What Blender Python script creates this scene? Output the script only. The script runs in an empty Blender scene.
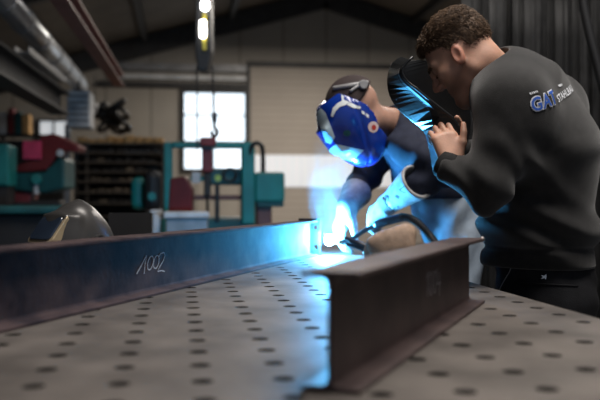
import bpy, bmesh, math, random
import numpy as np
from mathutils import Vector, Matrix
from mathutils.bvhtree import BVHTree
random.seed(7); rng = np.random.default_rng(7)
SC = bpy.context.scene; COL = SC.collection
TH = math.radians(8.2); CT, ST = math.cos(TH), math.sin(TH)
CAMZ, TOP, F = 1.072, 0.85, 833.33

# ------------------------------------------------------------------ coordinates
def W(X, D, z):            # metres right of / ahead of the viewer -> hall axes
    return np.array([X*CT + D*ST, -X*ST + D*CT, z])
def Wd(X, D, z):
    return W(X, D, z)
def P(px, py, D):          # a spot of the photo at a distance
    return W((px-300)/F*D, D, CAMZ-(py-200)/F*D)
def nrm(v):
    v = np.asarray(v, float); return v/np.linalg.norm(v)

# ------------------------------------------------------------------ materials
MATS = {}
def mat(name, col, rough=.5, metal=0., var=.25, scale=6., bump=0., bscale=60., emit=None, estr=0., col2=None, spec=.5, coat=0., stretch=None, sheen=0., sss=0.):
    if name in MATS: return MATS[name]
    m = bpy.data.materials.new(name); m.use_nodes = True
    nt = m.node_tree; b = nt.nodes['Principled BSDF']
    b.inputs['Roughness'].default_value = rough; b.inputs['Metallic'].default_value = metal
    b.inputs['Specular IOR Level'].default_value = spec
    b.inputs['Coat Weight'].default_value = coat; b.inputs['Coat Roughness'].default_value = .12
    b.inputs['Sheen Weight'].default_value = sheen
    if sss: b.inputs['Subsurface Weight'].default_value = sss; b.inputs['Subsurface Radius'].default_value = (.012, .004, .002); b.inputs['Subsurface Scale'].default_value = .5
    tc = nt.nodes.new('ShaderNodeTexCoord'); src = tc.outputs['Object']
    if stretch:
        mp = nt.nodes.new('ShaderNodeMapping'); mp.inputs['Scale'].default_value = stretch
        nt.links.new(src, mp.inputs['Vector']); src = mp.outputs['Vector']
    nz = nt.nodes.new('ShaderNodeTexNoise'); nz.inputs['Scale'].default_value = scale; nz.inputs['Detail'].default_value = 6
    nt.links.new(src, nz.inputs['Vector'])
    rp = nt.nodes.new('ShaderNodeValToRGB')
    c2 = col2 or tuple(min(1, c*(1+var)) for c in col); c1 = tuple(c*(1-var) for c in col) if not col2 else col
    rp.color_ramp.elements[0].color = (*c1, 1); rp.color_ramp.elements[1].color = (*c2, 1)
    rp.color_ramp.elements[0].position = .33; rp.color_ramp.elements[1].position = .67
    nt.links.new(nz.outputs['Fac'], rp.inputs['Fac']); nt.links.new(rp.outputs['Color'], b.inputs['Base Color'])
    if bump:
        n2 = nt.nodes.new('ShaderNodeTexNoise'); n2.inputs['Scale'].default_value = bscale; n2.inputs['Detail'].default_value = 4
        nt.links.new(src, n2.inputs['Vector'])
        bp = nt.nodes.new('ShaderNodeBump'); bp.inputs['Strength'].default_value = bump; bp.inputs['Distance'].default_value = .004
        nt.links.new(n2.outputs['Fac'], bp.inputs['Height']); nt.links.new(bp.outputs['Normal'], b.inputs['Normal'])
    if emit:
        b.inputs['Emission Color'].default_value = (*emit, 1); b.inputs['Emission Strength'].default_value = estr
    MATS[name] = m
    return m

table_m = mat('table steel', (.075, .065, .058), .4, .08, spec=.22, col2=(.14, .122, .109), scale=9, bump=.12, bscale=160)
nt = table_m.node_tree; b_ = nt.nodes['Principled BSDF']
_n = nt.nodes.new('ShaderNodeTexNoise'); _n.inputs['Scale'].default_value = 14; _n.inputs['Detail'].default_value = 8
_r = nt.nodes.new('ShaderNodeMapRange'); _r.inputs['From Min'].default_value = .3; _r.inputs['From Max'].default_value = .7; _r.inputs['To Min'].default_value = .50; _r.inputs['To Max'].default_value = .66
nt.links.new(_n.outputs['Fac'], _r.inputs['Value']); nt.links.new(_r.outputs['Result'], b_.inputs['Roughness'])
beam_m = mat('mill scale steel', (.027, .020, .024), .8, .0, spec=.08, col2=(.09, .062, .062), scale=11, bump=.15, bscale=90)
plate_m = mat('end plate steel', (.03, .028, .03), .55, .2, spec=.25)
chalk_m = mat('chalk', (.75, .75, .78), .9, 0, .15, 200)
weldbead_m = mat('weld bead', (.3, .28, .27), .35, .8)
sweat_m = mat('black sweatshirt cloth', (.019, .0183, .018), .85, 0, .2, 40, .25, 420, sheen=.22, spec=.2)
rib_m = mat('ribbed collar cloth', (.018, .018, .018), .9, 0, .2, 60, .3, 300, spec=.2)
trou_m = mat('black work trouser cloth', (.012, .012, .014), .8, 0, .25, 30, .3, 300, spec=.25)
seam_m = mat('pale seam thread', (.3, .3, .32), .8)
silver_m = mat('silver badge', (.7, .7, .7), .25, .9)
shoe_m = mat('black work shoe leather', (.015, .014, .013), .5)
hair_m = mat('brown hair', (.05, .028, .015), .65, 0, col2=(.15, .088, .048), scale=90, spec=.4)
jacket_m = mat('dark blue welding jacket cloth', (.022, .026, .045), .8, 0, .25, 20, .3, 200, spec=.2)
jean_m = mat('blue grey work trousers', (.24, .29, .35), .8, 0, .25, 12, .3, 120, spec=.2)
glove_m = mat('grey leather gauntlet', (.36, .36, .37), .7, 0, .3, 30, .3, 80)
glovemark_m = mat('black glove print', (.03, .03, .035), .8)
helm_m = mat('glossy blue helmet shell', (.005, .035, .30), .22, 0, .15, 4, spec=.6, coat=.8)
decal_m = mat('white decal', (.75, .8, .82), .4)
red_m = mat('red sticker print', (.55, .05, .04), .5)
arclit_m = mat('pale arc light paint', (.55, .68, .75), .25, 0, .1)  # pale colour standing in for arc light on the blue helmet
cap_m = mat('dark brown welding cap', (.035, .022, .022), .85)
strap_m = mat('grey headband plastic', (.30, .30, .31), .45)
mask_m = mat('black helmet shell', (.010, .011, .012), .32, 0, .3, 12, .1, 50, spec=.5)
logo_b = mat('blue print', (.04, .13, .55), .6, 0, .05)
logo_w = mat('white print', (.72, .74, .78), .6, 0, .05)
rubber_m = mat('black rubber', (.015, .015, .016), .5)
torch_m = mat('torch plastic', (.02, .025, .04), .4)
copper_m = mat('copper nozzle', (.4, .2, .1), .3, .9)
tan_m = mat('tan leather', (.36, .25, .18), .75, 0, .25, 25, .3, 120)
teal_m = mat('teal machine paint', (.008, .20, .19), .45, 0, .2, 5)
tealdark_m = mat('dark teal paint', (.005, .075, .08), .5, 0, .25, 5)
mred_m = mat('dark red machine paint', (.16, .012, .014), .5, 0, .25, 5)
pink_m = mat('magenta plate', (.55, .03, .10), .5)
black_m = mat('black machine parts', (.012, .012, .013), .5)
dark_m = mat('dark steel', (.03, .028, .027), .55, .3)
grey_m = mat('grey painted steel', (.22, .22, .225), .45, .2)
pale_m = mat('pale painted steel', (.55, .56, .57), .5)
duct_m = mat('galvanised duct', (.42, .43, .45), .32, .85, .15, 8)
boom_m = mat('red brown boom paint', (.20, .075, .06), .55, 0, .2, 4)
yellow_m = mat('yellow paint', (.45, .36, .02), .5)
timber_m = mat('timber', (.48, .28, .11), .75, 0, .3, 8)
barend_m = mat('pale bar', (.20, .16, .115), .6, .2, .3, 8)
visor_m = mat('dark visor glass', (.02, .03, .05), .12, 0, spec=.7)
chrome_m = mat('silver grey helmet shell', (.085, .082, .08), .3, .4)
gold_m = mat('worn gold frame', (.5, .4, .26), .35, .5)
conc_m = mat('concrete floor', (.12, .115, .11), .6, 0, .25, 2)
roof_m = mat('roof sheet', (.11, .09, .07), .8, 0, .15, 1.5)
raft_m = mat('dark roof steel', (.035, .034, .034), .6, .2)
side_m = mat('hall side wall', (.03, .028, .027), .8, 0, .2, 1)
lamp_m = mat('lamp glow', (1, 1, 1), .5, emit=(1, .97, .93), estr=14)
sky_m = mat('window daylight', (.8, .9, 1), .5, emit=(.74, .88, 1), estr=1.5)
skyw_m = mat('small window daylight', (.8, .9, 1), .5, emit=(.9, .95, 1), estr=.45)
arc_m = mat('arc glow', (1, 1, 1), .5, emit=(.08, .49, 1), estr=6800)

def seams(name, col, axis, period, width, depth=.45, rough=.7):
    m = mat(name, col, rough, 0, .06, 1.2)
    nt = m.node_tree; b = nt.nodes['Principled BSDF']
    tc = nt.nodes.new('ShaderNodeTexCoord'); sp = nt.nodes.new('ShaderNodeSeparateXYZ'); nt.links.new(tc.outputs['Object'], sp.inputs[0])
    def mth(op, a, b2=None):
        n = nt.nodes.new('ShaderNodeMath'); n.operation = op; nt.links.new(a, n.inputs[0])
        if b2 is not None: n.inputs[1].default_value = b2
        return n.outputs[0]
    fr = mth('FRACT', mth('DIVIDE', sp.outputs[axis], period)); lt = mth('LESS_THAN', fr, width/period)
    mx = nt.nodes.new('ShaderNodeMix'); mx.data_type = 'RGBA'
    old = b.inputs['Base Color'].links[0].from_socket
    nt.links.new(lt, mx.inputs[0]); nt.links.new(old, mx.inputs[6]); mx.inputs[7].default_value = (*[c*depth for c in col], 1)
    nt.links.new(mx.outputs[2], b.inputs['Base Color'])
    return m
clad_m = seams('cream wall cladding', (.33, .30, .26), 0, 1.05, .05, .6)
gate_m = seams('cream gate slats', (.37, .325, .28), 2, .16, .02, .75)
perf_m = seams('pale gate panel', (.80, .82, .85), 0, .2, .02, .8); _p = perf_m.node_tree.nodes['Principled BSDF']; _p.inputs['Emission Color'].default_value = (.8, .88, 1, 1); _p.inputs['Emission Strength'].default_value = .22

# ------------------------------------------------------------------ object helpers
def tag(o, label=None, cat=None, group=None, kind=None):
    if label: o['label'] = label
    if cat: o['category'] = cat
    if group: o['group'] = group
    if kind: o['kind'] = kind
    return o
def empty(name, loc, label, cat, group=None):
    e = bpy.data.objects.new(name, None); COL.objects.link(e); e.location = [float(c) for c in loc]; e.empty_display_size = .05
    return tag(e, label, cat, group)
def world_loc(o):
    v = Vector((0, 0, 0))
    while o is not None: v += o.location; o = o.parent
    return v
def mesh(name, vf, m, parent=None, smooth=False, org=None, bevel=0., angle=None):
    v, f = vf
    v = np.asarray(v, float).reshape(-1, 3)
    if org is None: org = np.array([(v[:, 0].min()+v[:, 0].max())/2, (v[:, 1].min()+v[:, 1].max())/2, v[:, 2].min()])
    org = np.asarray(org, float)
    me = bpy.data.meshes.new(name); me.from_pydata((v-org).tolist(), [], [tuple(int(i) for i in q) for q in f]); me.update()
    bm = bmesh.new(); bm.from_mesh(me); bmesh.ops.recalc_face_normals(bm, faces=bm.faces); bm.to_mesh(me); bm.free()
    if smooth: me.polygons.foreach_set('use_smooth', [True]*len(me.polygons))
    me.materials.append(m)
    o = bpy.data.objects.new(name, me); COL.objects.link(o)
    if parent is not None:
        o.parent = parent; o.location = Vector(org.tolist()) - world_loc(parent)
    else: o.location = org.tolist()
    if bevel:
        b = o.modifiers.new('Bevel', 'BEVEL'); b.width = bevel; b.segments = 2; b.limit_method = 'ANGLE'
    return o
def join(*vfs):
    V, Fs, n = [], [], 0
    for v, f in vfs:
        v = np.asarray(v, float).reshape(-1, 3); V.append(v); Fs += [tuple(i+n for i in q) for q in f]; n += len(v)
    return np.vstack(V), Fs
def box(x0, x1, y0, y1, z0, z1):
    v = [(x, y, z) for x in (x0, x1) for y in (y0, y1) for z in (z0, z1)]
    return np.array(v), [(0, 1, 3, 2), (4, 6, 7, 5), (0, 4, 5, 1), (2, 3, 7, 6), (0, 2, 6, 4), (1, 5, 7, 3)]
def cbox(c, sx, sy, sz):
    return box(c[0]-sx/2, c[0]+sx/2, c[1]-sy/2, c[1]+sy/2, c[2]-sz/2, c[2]+sz/2)
def pbox(x0, y0, x1, y1, D, dep):      # a box whose front spans these spots of the photo at distance D
    a = P(x0, y1, D); b = P(x1, y0, D); c = (a+b)/2
    return cbox((c[0], c[1]+dep/2, c[2]), (x1-x0)/F*D, dep, (y1-y0)/F*D)
def tube(pts, r, n=10, closed=False):
    pts = [np.asarray(p, float) for p in pts]; N = len(pts); V = []; Fs = []
    rs = r if hasattr(r, '__len__') else [r]*N
    up = None
    for i in range(N):
        if closed: t = nrm(pts[(i+1) % N]-pts[i-1])
        else: t = nrm(pts[min(i+1, N-1)]-pts[max(i-1, 0)])
        if up is None: up = np.array([0, 0, 1.]) if abs(t[2]) < .9 else np.array([1., 0, 0])
        a = nrm(np.cross(t, up)); b = np.cross(a, t); up = b
        for k in range(n):
            w = 2*math.pi*k/n; V.append(pts[i]+rs[i]*(math.cos(w)*a+math.sin(w)*b))
    for i in range(N if closed else N-1):
        j = (i+1) % N
        for k in range(n): Fs.append((i*n+k, i*n+(k+1) % n, j*n+(k+1) % n, j*n+k))
    if not closed: Fs += [tuple(range(n-1, -1, -1)), tuple((N-1)*n+k for k in range(n))]
    return np.array(V), Fs
def cyl(a, b, r, n=20, r2=None): return tube([a, b], [r, r if r2 is None else r2], n)
def bar(a, b, w, h):                    # rectangular bar between two points
    a = np.asarray(a, float); b = np.asarray(b, float); t = nrm(b-a); s = np.cross(t, [0, 0, 1.])
    s = nrm(s) if np.linalg.norm(s) > 1e-3 else np.array([1., 0, 0]); u = np.cross(s, t)
    V = [e+sx*s*w/2+su*u*h/2 for e in (a, b) for sx, su in ((-1, -1), (1, -1), (1, 1), (-1, 1))]
    return np.array(V), [(0, 1, 2, 3), (7, 6, 5, 4), (0, 4, 5, 1), (1, 5, 6, 2), (2, 6, 7, 3), (3, 7, 4, 0)]
def prism(poly, axis):                  # closed polygon (3D points) swept along a vector
    p = np.asarray(poly, float); n = len(p)
    return np.vstack([p, p+np.asarray(axis, float)]), [tuple(range(n)), tuple(range(2*n-1, n-1, -1))]+[(i, (i+1) % n, n+(i+1) % n, n+i) for i in range(n)]
def spline(pts, n=8):
    p = [np.asarray(q, float) for q in pts]; p = [2*p[0]-p[1]]+p+[2*p[-1]-p[-2]]; out = []
    for i in range(1, len(p)-2):
        for k in range(n):
            t = k/n; a, b, c, d = p[i-1:i+3]
            out.append(.5*((2*b)+(-a+c)*t+(2*a-5*b+4*c-d)*t*t+(-a+3*b-3*c+d)*t**3))
    out.append(p[-2]); return out

# ------------------------------------------------------------------ distance fields (organic shapes)
def smin(a, b, k):
    h = np.maximum(k-np.abs(a-b), 0)/k; return np.minimum(a, b)-h*h*k*.25
def smax(a, b, k): return -smin(-a, -b, k)
def cone(p, a, b, ra, rb):
    a = np.asarray(a, float); ab = np.asarray(b, float)-a; q = p-a
    t = np.clip(q@ab/max(ab@ab, 1e-9), 0, 1); return np.linalg.norm(q-t[:, None]*ab, axis=1)-(ra+(rb-ra)*t)
def ell(p, c, r, R=None):
    q = p-np.asarray(c, float)
    if R is not None: q = q@np.asarray(R).T
    q = q/np.asarray(r, float); L = np.linalg.norm(q, axis=1); return (L-1)*min(r)*1.0
def seg(p, a, b, lat, w0, d0, w1, d1):
    a = np.asarray(a, float); ab = np.asarray(b, float)-a; q = p-a
    t = np.clip(q@ab/(ab@ab), 0, 1); o = q-t[:, None]*ab; ol = o@lat
    rest = np.sqrt(np.maximum((o*o).sum(1)-ol*ol, 0)); w = w0+(w1-w0)*t; d = d0+(d1-d0)*t
    return (np.sqrt((ol/w)**2+(rest/d)**2)-1)*np.minimum(w, d)
def nets(fn, lo, hi, h):
    lo = np.asarray(lo, float); n = np.ceil((np.asarray(hi)-lo)/h).astype(int)+1
    S = 6; nc = n//S+2
    g = np.stack(np.meshgrid(*[np.arange(c)*S*h for c in nc], indexing='ij'), -1).reshape(-1, 3)+lo
    def ev(p):
        return np.concatenate([fn(p[i:i+200000]) for i in range(0, len(p), 200000)])
    dc = ev(g).reshape(nc)
    near = np.abs(dc) < S*h*2.2
    big = np.repeat(np.repeat(np.repeat(dc, S, 0), S, 1), S, 2)[S//2:, S//2:, S//2:][:n[0], :n[1], :n[2]].copy()
    nm = np.repeat(np.repeat(np.repeat(near, S, 0), S, 1), S, 2)[S//2:, S//2:, S//2:][:n[0], :n[1], :n[2]]
    idx = np.argwhere(nm); big[nm] = ev(idx*h+lo)
    v = big; ins = v < 0
    m = tuple(x-1 for x in v.shape)
    cr = [(i, j, k) for i in (0, 1) for j in (0, 1) for k in (0, 1)]
    cnt = sum(ins[c[0]:c[0]+m[0], c[1]:c[1]+m[1], c[2]:c[2]+m[2]].astype(np.int8) for c in cr)
    act = (cnt > 0) & (cnt < 8); cells = np.argwhere(act)
    ids = -np.ones(m, int); ids[act] = np.arange(len(cells))
    pos = np.zeros((len(cells), 3)); num = np.zeros(len(cells))
    for a in range(8):
        for ax in range(3):
            c = cr[a]
            if c[ax]: continue
            d = list(c); d[ax] = 1
            va = v[tuple((cells+c).T)]; vb = v[tuple((cells+d).T)]
            x = (va < 0) != (vb < 0); t = np.where(x, va/np.where(x, va-vb, 1), 0)
            q = np.tile(np.array(c, float), (len(cells), 1)); q[:, ax] += t
            pos += q*x[:, None]; num += x
    V = (cells+pos/num[:, None])*h+lo; Fs = []
    for ax in range(3):
        b, c = (ax+1) % 3, (ax+2) % 3
        s0 = [slice(1, -1)]*3; s1 = [slice(1, -1)]*3; s0[ax] = slice(0, -1); s1[ax] = slice(1, None)
        x = ins[tuple(s0)] != ins[tuple(s1)]; off = np.array([1, 1, 1]); off[ax] = 0
        e = np.argwhere(x)+off; sgn = ins[tuple(e.T)]
        def at(db, dd):
            q = e.copy(); q[:, b] -= db; q[:, c] -= dd; return ids[tuple(q.T)]
        Q = np.stack([at(1, 1), at(0, 1), at(0, 0), at(1, 0)], 1); Q[~sgn] = Q[~sgn][:, ::-1]
        ok = (Q >= 0).all(1); Fs.append(Q[ok])
    return V, np.vstack(Fs).tolist()
def bounds(pts, m):
    p = np.array(pts); return p.min(0)-m, p.max(0)+m

def head_sdf(q):                        # local: x left, y forward, z up, origin between the ears
    d = ell(q, (0, -.014, .042), (.074, .094, .086))
    d = smin(d, ell(q, (0, .028, -.03), (.058, .060, .078)), .035)
    d = smin(d, cone(q, (-.012, .074, -.098), (.012, .074, -.098), .019, .019), .03)
    for s in (-1, 1):
        d = smin(d, cone(q, (s*.052, -.004, -.055), (s*.02, .066, -.098), .016, .016), .03)
        d = smin(d, ell(q, (s*.046, .058, -.012), (.02, .022, .016)), .025)
        d = smin(d, cone(q, (s*.012, .083, .026), (s*.045, .07, .028), .010, .008), .02)
    d = smin(d, cone(q, (0, .086, .02), (0, .110, -.02), .0075, .0105), .014)
    for s in (-1, 1):
        d = smin(d, ell(q, (s*.011, .098, -.026), (.009, .011, .008)), .008)
        d = smax(d, -ell(q, (s*.032, .098, .006), (.019, .02, .013)), .012)
        d = smin(d, ell(q, (s*.031, .073, .006), (.0145, .0135, .0125)), .004)
    d = smin(d, cone(q, (-.017, .083, -.053), (.017, .083, -.053), .007, .007), .010)
    d = smin(d, cone(q, (-.014, .083, -.065), (.014, .083, -.065), .0075, .0075), .008)
    d = smax(d, -cone(q, (-.02, .0935, -.059), (.02, .0935, -.059), .0025, .0025), .004)
    for s in (-1, 1):
        R = Matrix.Rotation(-.25, 3, 'X')
        R = np.array(Matrix.Rotation(s*.22, 3, 'Z') @ R)
        c = np.array((s*.077, .002, -.004))
        e = ell(q, c, (.010, .017, .029), R)
        e = smax(e, -ell(q, c+np.array((s*.008, .003, .003)), (.007, .010, .017), R), .005)
        d = smin(d, e, .010)
    return d
def hand_prims(w, d, n, s, a=(.5, .9, .6), sc=1., spread=.0, thumb=(.55, .75, -.25), fat=1.):
    w, d, n, s = [np.asarray(x, float) for x in (w, d, n, s)]; d = nrm(d); n = nrm(n-d*(n@d)); s = nrm(s-d*(s@d)-n*(s@n))
    out = []
    off = (.031, .0105, -.0105, -.030); L = ((.044, .027, .021), (.049, .031, .022), (.045, .028, .021), (.035, .021, .018))
    for i in range(4):
        kn = w+sc*(d*(.090-.004*abs(i-1.2))+s*off[i]); out.append((w+sc*s*off[i]*.55, kn, .017*sc*fat, .0125*sc*fat, 1))
        ang = 0; p = kn; r = (.0098-.0006*(i == 3))*sc*fat
        for k in range(3):
            ang += a[k]*(1+.12*i-.1); dd = d*math.cos(ang)-n*math.sin(ang)+s*spread*(1.5-i)
            e = p+dd*L[i][k]*sc; out.append((p, e, r, r*.92, 0)); p = e; r *= .92
    b = w+sc*(d*.022+s*.026-n*.006); dd = nrm(d*thumb[0]+s*thumb[1]+n*thumb[2]); e = b+dd*.042*sc
    out.append((b, e, .0165*sc*fat, .0125*sc*fat, 1)); d2 = nrm(dd+d*.5-n*.25); e2 = e+d2*.033*sc
    out.append((e, e2, .0115*sc*fat, .0105*sc*fat, 0)); out.append((e2, e2+nrm(d2+d*.3-n*.3)*.026*sc, .0105*sc*fat, .0085*sc*fat, 0))
    return out
def hand_sdf(p, prims):
    d = None; f = None
    for a, b, ra, rb, palm in prims:
        c = cone(p, a, b, ra, rb)
        if palm: d = c if d is None else smin(d, c, .016)
        else: f = c if f is None else np.minimum(f, c)
    return smin(d, f, .006)

def decal(vf, bvh, o, ax, ay, ray, off=.002):      # lay a flat drawing (x,y metres) onto a surface
    v, f = vf; out = []; ray = Vector(ray.tolist())
    for x, y in np.asarray(v)[:, :2]:
        s = o+ax*x+ay*y; s0 = Vector(s.tolist())-ray*.5
        h, nn, i, dd = bvh.ray_cast(s0, ray)
        if h is None: h = s0+ray*.5; nn = -ray
        if nn.dot(ray) > 0: nn = -nn
        out.append(np.array(h+nn*off))
    return np.array(out), f
def text_mesh(s, size, bold=0., shear=0., cuts=2, space=1.):
    c = bpy.data.curves.new('t', 'FONT'); c.body = s; c.size = size; c.offset = bold; c.shear = shear; c.resolution_u = 3; c.space_character = space; c.align_x = 'LEFT'
    o = bpy.data.objects.new('t', c); COL.objects.link(o); bpy.context.view_layer.update()
    me = o.evaluated_get(bpy.context.evaluated_depsgraph_get()).to_mesh()
    bm = bmesh.new(); bm.from_mesh(me); bmesh.ops.triangulate(bm, faces=bm.faces[:])
    for _ in range(cuts):
        long = [e for e in bm.edges if e.calc_length() > size*.22]
        if long: bmesh.ops.subdivide_edges(bm, edges=long, cuts=1); bmesh.ops.triangulate(bm, faces=bm.faces[:])
    v = np.array([x.co[:] for x in bm.verts]); f = [tuple(x.index for x in q.verts) for q in bm.faces]
    bm.free(); bpy.data.objects.remove(o); bpy.data.curves.remove(c)
    return v, f
def polyfill(pts, cut=.012):
    bm = bmesh.new(); vs = [bm.verts.new((x, y, 0)) for x, y in pts]; bm.faces.new(vs); bmesh.ops.triangulate(bm, faces=bm.faces[:])
    for _ in range(5):
        L = [e for e in bm.edges if e.calc_length() > cut]
        if not L: break
        bmesh.ops.subdivide_edges(bm, edges=L, cuts=1); bmesh.ops.triangulate(bm, faces=bm.faces[:])
    bm.verts.index_update(); v = np.array([x.co[:] for x in bm.verts]); f = [tuple(x.index for x in q.verts) for q in bm.faces]; bm.free()
    return v, f
def bvh_of(vf): return BVHTree.FromPolygons([Vector(p) for p in np.asarray(vf[0]).tolist()], [tuple(q) for q in vf[1]])

# ================================================================== THE HALL
GV, RU, RZ, PITCH = 20.0, 3.45, 6.15, .29            # gable position, ridge, slope
WL, WR = -6.0, 13.0
def roofz(u): return RZ-abs(u-RU)*PITCH
def struct(name, vf, m, **k): return tag(mesh(name, vf, m, **k), kind='structure')
struct('floor', box(WL-.2, WR+.2, -2, GV+.2, -.1, 0), conc_m)
poly = [(WL, GV, 0), (WR, GV, 0), (WR, GV, roofz(WR)), (RU, GV, RZ), (WL, GV, roofz(WL))]
gx0, gx1 = P(183, 0, 20)[0], P(246, 0, 20)[0]
struct('wall_gable', prism(poly, (0, .2, 0)), clad_m)
struct('wall_left', box(WL-.2, WL, -2, GV, 0, roofz(WL)), side_m)
struct('wall_right', box(WR, WR+.2, -2, GV, 0, roofz(WR)), side_m)
struct('ceiling', prism([(WL-.2, -2, roofz(WL-.2)), (RU, -2, RZ), (WR+.2, -2, roofz(WR+.2)), (WR+.2, -2, roofz(WR+.2)+.12), (RU, -2, RZ+.12), (WL-.2, -2, roofz(WL-.2)+.12)], (0, GV+2.2, 0)), roof_m)
n = 0
for v in (GV-.28, 13.0, 6.0):
    for u in (WL, WR):
        n += 1
        a = np.array((u, v, roofz(u)-.26)); b = np.array((RU, v, RZ-.26))
        struct(f'trim_{n}', bar(a, b, .2, .42), raft_m)
for u in (-4.4, -2.6, -.8, 1.2, 5.6, 7.4, 9.2):
    n += 1; struct(f'trim_{n}', box(u-.06, u+.06, -1.5, GV-.4, roofz(u)-.19, roofz(u)-.02), raft_m)
def wz(py): return CAMZ-(py-200)/F*20.0
def wu(px): return P(px, 200, 20.0)[0]
# girts on the gable wall left of the window
for (y0, y1, m, x0, x1, d) in ((66, 73, grey_m, 112, 246, .16), (77, 81, pale_m, 112, 246, .1), (84, 89, raft_m, 100, 250, .14), (62, 67, raft_m, 247, 470, .16)):
    n += 1; struct(f'trim_{n}', box(wu(x0), wu(x1), GV-d, GV, wz(y1), wz(y0)), m)
# roll-up gate
g = struct('door_1', box(wu(250), wu(470), GV-.1, GV-.02, 0, wz(66)), gate_m)
mesh('vision_panel', box(wu(252), wu(468), GV-.13, GV-.101, wz(187), wz(155)), perf_m, g)
mesh('guide_rail', box(wu(247), wu(250), GV-.15, GV, 0, wz(64)), raft_m, g)
# window
w = struct('window_1', join(box(wu(181), wu(184.5), GV-.12, GV, wz(172), wz(90)), box(wu(244.5), wu(248), GV-.12, GV, wz(172), wz(90)),
    box(wu(184.5), wu(244.5), GV-.12, GV, wz(94), wz(90)), box(wu(184.5), wu(244.5), GV-.12, GV, wz(172), wz(169)),
    box(wu(213.4), wu(214.6), GV-.1, GV, wz(169), wz(94)), box(wu(184.5), wu(244.5), GV-.1, GV, wz(116.4), wz(115.2)), box(wu(184.5), wu(244.5), GV-.1, GV, wz(142.6), wz(141.4))), raft_m)
mesh('pane', box(wu(184), wu(245), GV-.03, GV-.01, wz(170), wz(93)), sky_m, w)
w = struct('window_2', join(box(wu(43), wu(45), GV-.1, GV, wz(165), wz(122)), box(wu(72), wu(74), GV-.1, GV, wz(165), wz(122)), box(wu(45), wu(72), GV-.1, GV, wz(124), wz(122)), box(wu(45), wu(72), GV-.1, GV, wz(165), wz(162)), box(wu(57.5), wu(59), GV-.1, GV, wz(162), wz(124))), raft_m)
mesh('pane', box(wu(45), wu(72), GV-.03, GV-.01, wz(163), wz(123)), skyw_m, w)

# ================================================================== OVERHEAD LEFT: duct, boom, runway, lamps
def hline(px0, py0, px1, py1, D1):      # level line: end at D1, start at the matching distance
    z = CAMZ-(py1-200)/F*D1; D0 = (CAMZ-z)*F/(py0-200); return P(px0, py0, D0), P(px1, py1, D1)
a, b = hline(-14, -20, 78, 82, 13.6)
d = nrm(b-a)
du = empty('ventilation_duct', a, 'long silver round duct running under the roof along the left side', 'duct')
mesh('pipe', cyl(a, b, .13, 24), duct_m, du, True)
mesh('elbow', tube(spline([b-d*.05, b+d*.12, b+d*.18+np.array((0, 0, -.14)), b+d*.18+np.array((0, 0, -.4))], 6), .125, 20), duct_m, du, True)
for k in range(6):
    c = a+(b-a)*(.1+k*.16); mesh('clamp_ring', cyl(c-d*.03, c+d*.03, .14, 24), grey_m, du)
a, b = hline(44, -22, 119, 86, 10.5)
bo = empty('jib_crane', a, 'red brown jib boom slanting across the upper left of the hall', 'crane')
d = nrm(b-a); up0 = np.array((0, 0, 1.))
mesh('boom', join(bar(a, b, .13, .015), bar(a+np.array((0, 0, .13)), b+np.array((0, 0, .13)), .13, .015), bar(a+np.array((0, 0, .065)), b+np.array((0, 0, .065)), .012, .12)), boom_m, bo)
mesh('hanger_rod', cyl(a+d*.05+up0*.135, a+d*.05+up0*(roofz(a[0])-a[2]-.012), .02), dark_m, bo)
a, b = hline(-30, 62, 60, 113.5, 9.3)
rw = empty('crane_runway', a, 'dark steel runway beam low on the left below the silver duct', 'beam')
mesh('girder', join(bar(a, b, .2, .03), bar(a+np.array((0, 0, .22)), b+np.array((0, 0, .22)), .2, .03), bar(a+np.array((0, 0, .11)), b+np.array((0, 0, .11)), .02, .2)), dark_m, rw)
mesh('rail', bar(a+np.array((0, 0, .26)), b+np.array((0, 0, .26)), .06, .05), grey_m, rw)
a, b = hline(22, 52, 60, 82, 11.0)
tag(mesh('cable_tray', join(bar(a, b, .14, .012), bar(a+np.array((.07, 0, .03)), b+np.array((.07, 0, .03)), .01, .06), bar(a-np.array((.07, 0, -.03)), b-np.array((.07, 0, -.03)), .01, .06)), grey_m), 'short grey cable tray between the silver duct and the runway beam', 'cable tray')
c = P(78, 108, 9.6)
fu = empty('air_filter_unit', P(78, 128, 9.6), 'pale grey slatted box hanging below the end of the silver duct', 'air filter')
hb = pbox(67, 90, 90, 127, 9.6, .45); mesh('housing', hb, pale_m, fu, bevel=.02)
for k in range(5): mesh('louvre', pbox(69, 95+k*6, 88, 97.5+k*6, 9.58, .02), grey_m, fu)
mesh('hanger', cyl(P(79, 91, 9.8), P(79, 82, 9.8), .015), dark_m, fu)
for (px, py, D, lab) in ((33, 82, 11.8, 'small pale lamp under the cable tray above the runway beam'), (95, 109, 12.5, 'small round pale lamp right of the grey slatted box')):
    c = P(px, py, D); e = empty('work_lamp', c, lab, 'lamp')
    mesh('shade', tube([c+np.array((0, 0, .1)), c+np.array((0, 0, .06)), c+np.array((0, 0, -.05))], [.02, .05, .075], 16), pale_m, e, True)
    mesh('bulb', cbox(c+np.array((0, 0, -.055)), .07, .07, .03), mat('dim lamp glass', (.7, .7, .68), .3), e, bevel=.01)
    mesh('stem', cyl(c+np.array((0, 0, .09)), c+np.array((0, 0, .5)), .008), dark_m, e)

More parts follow.
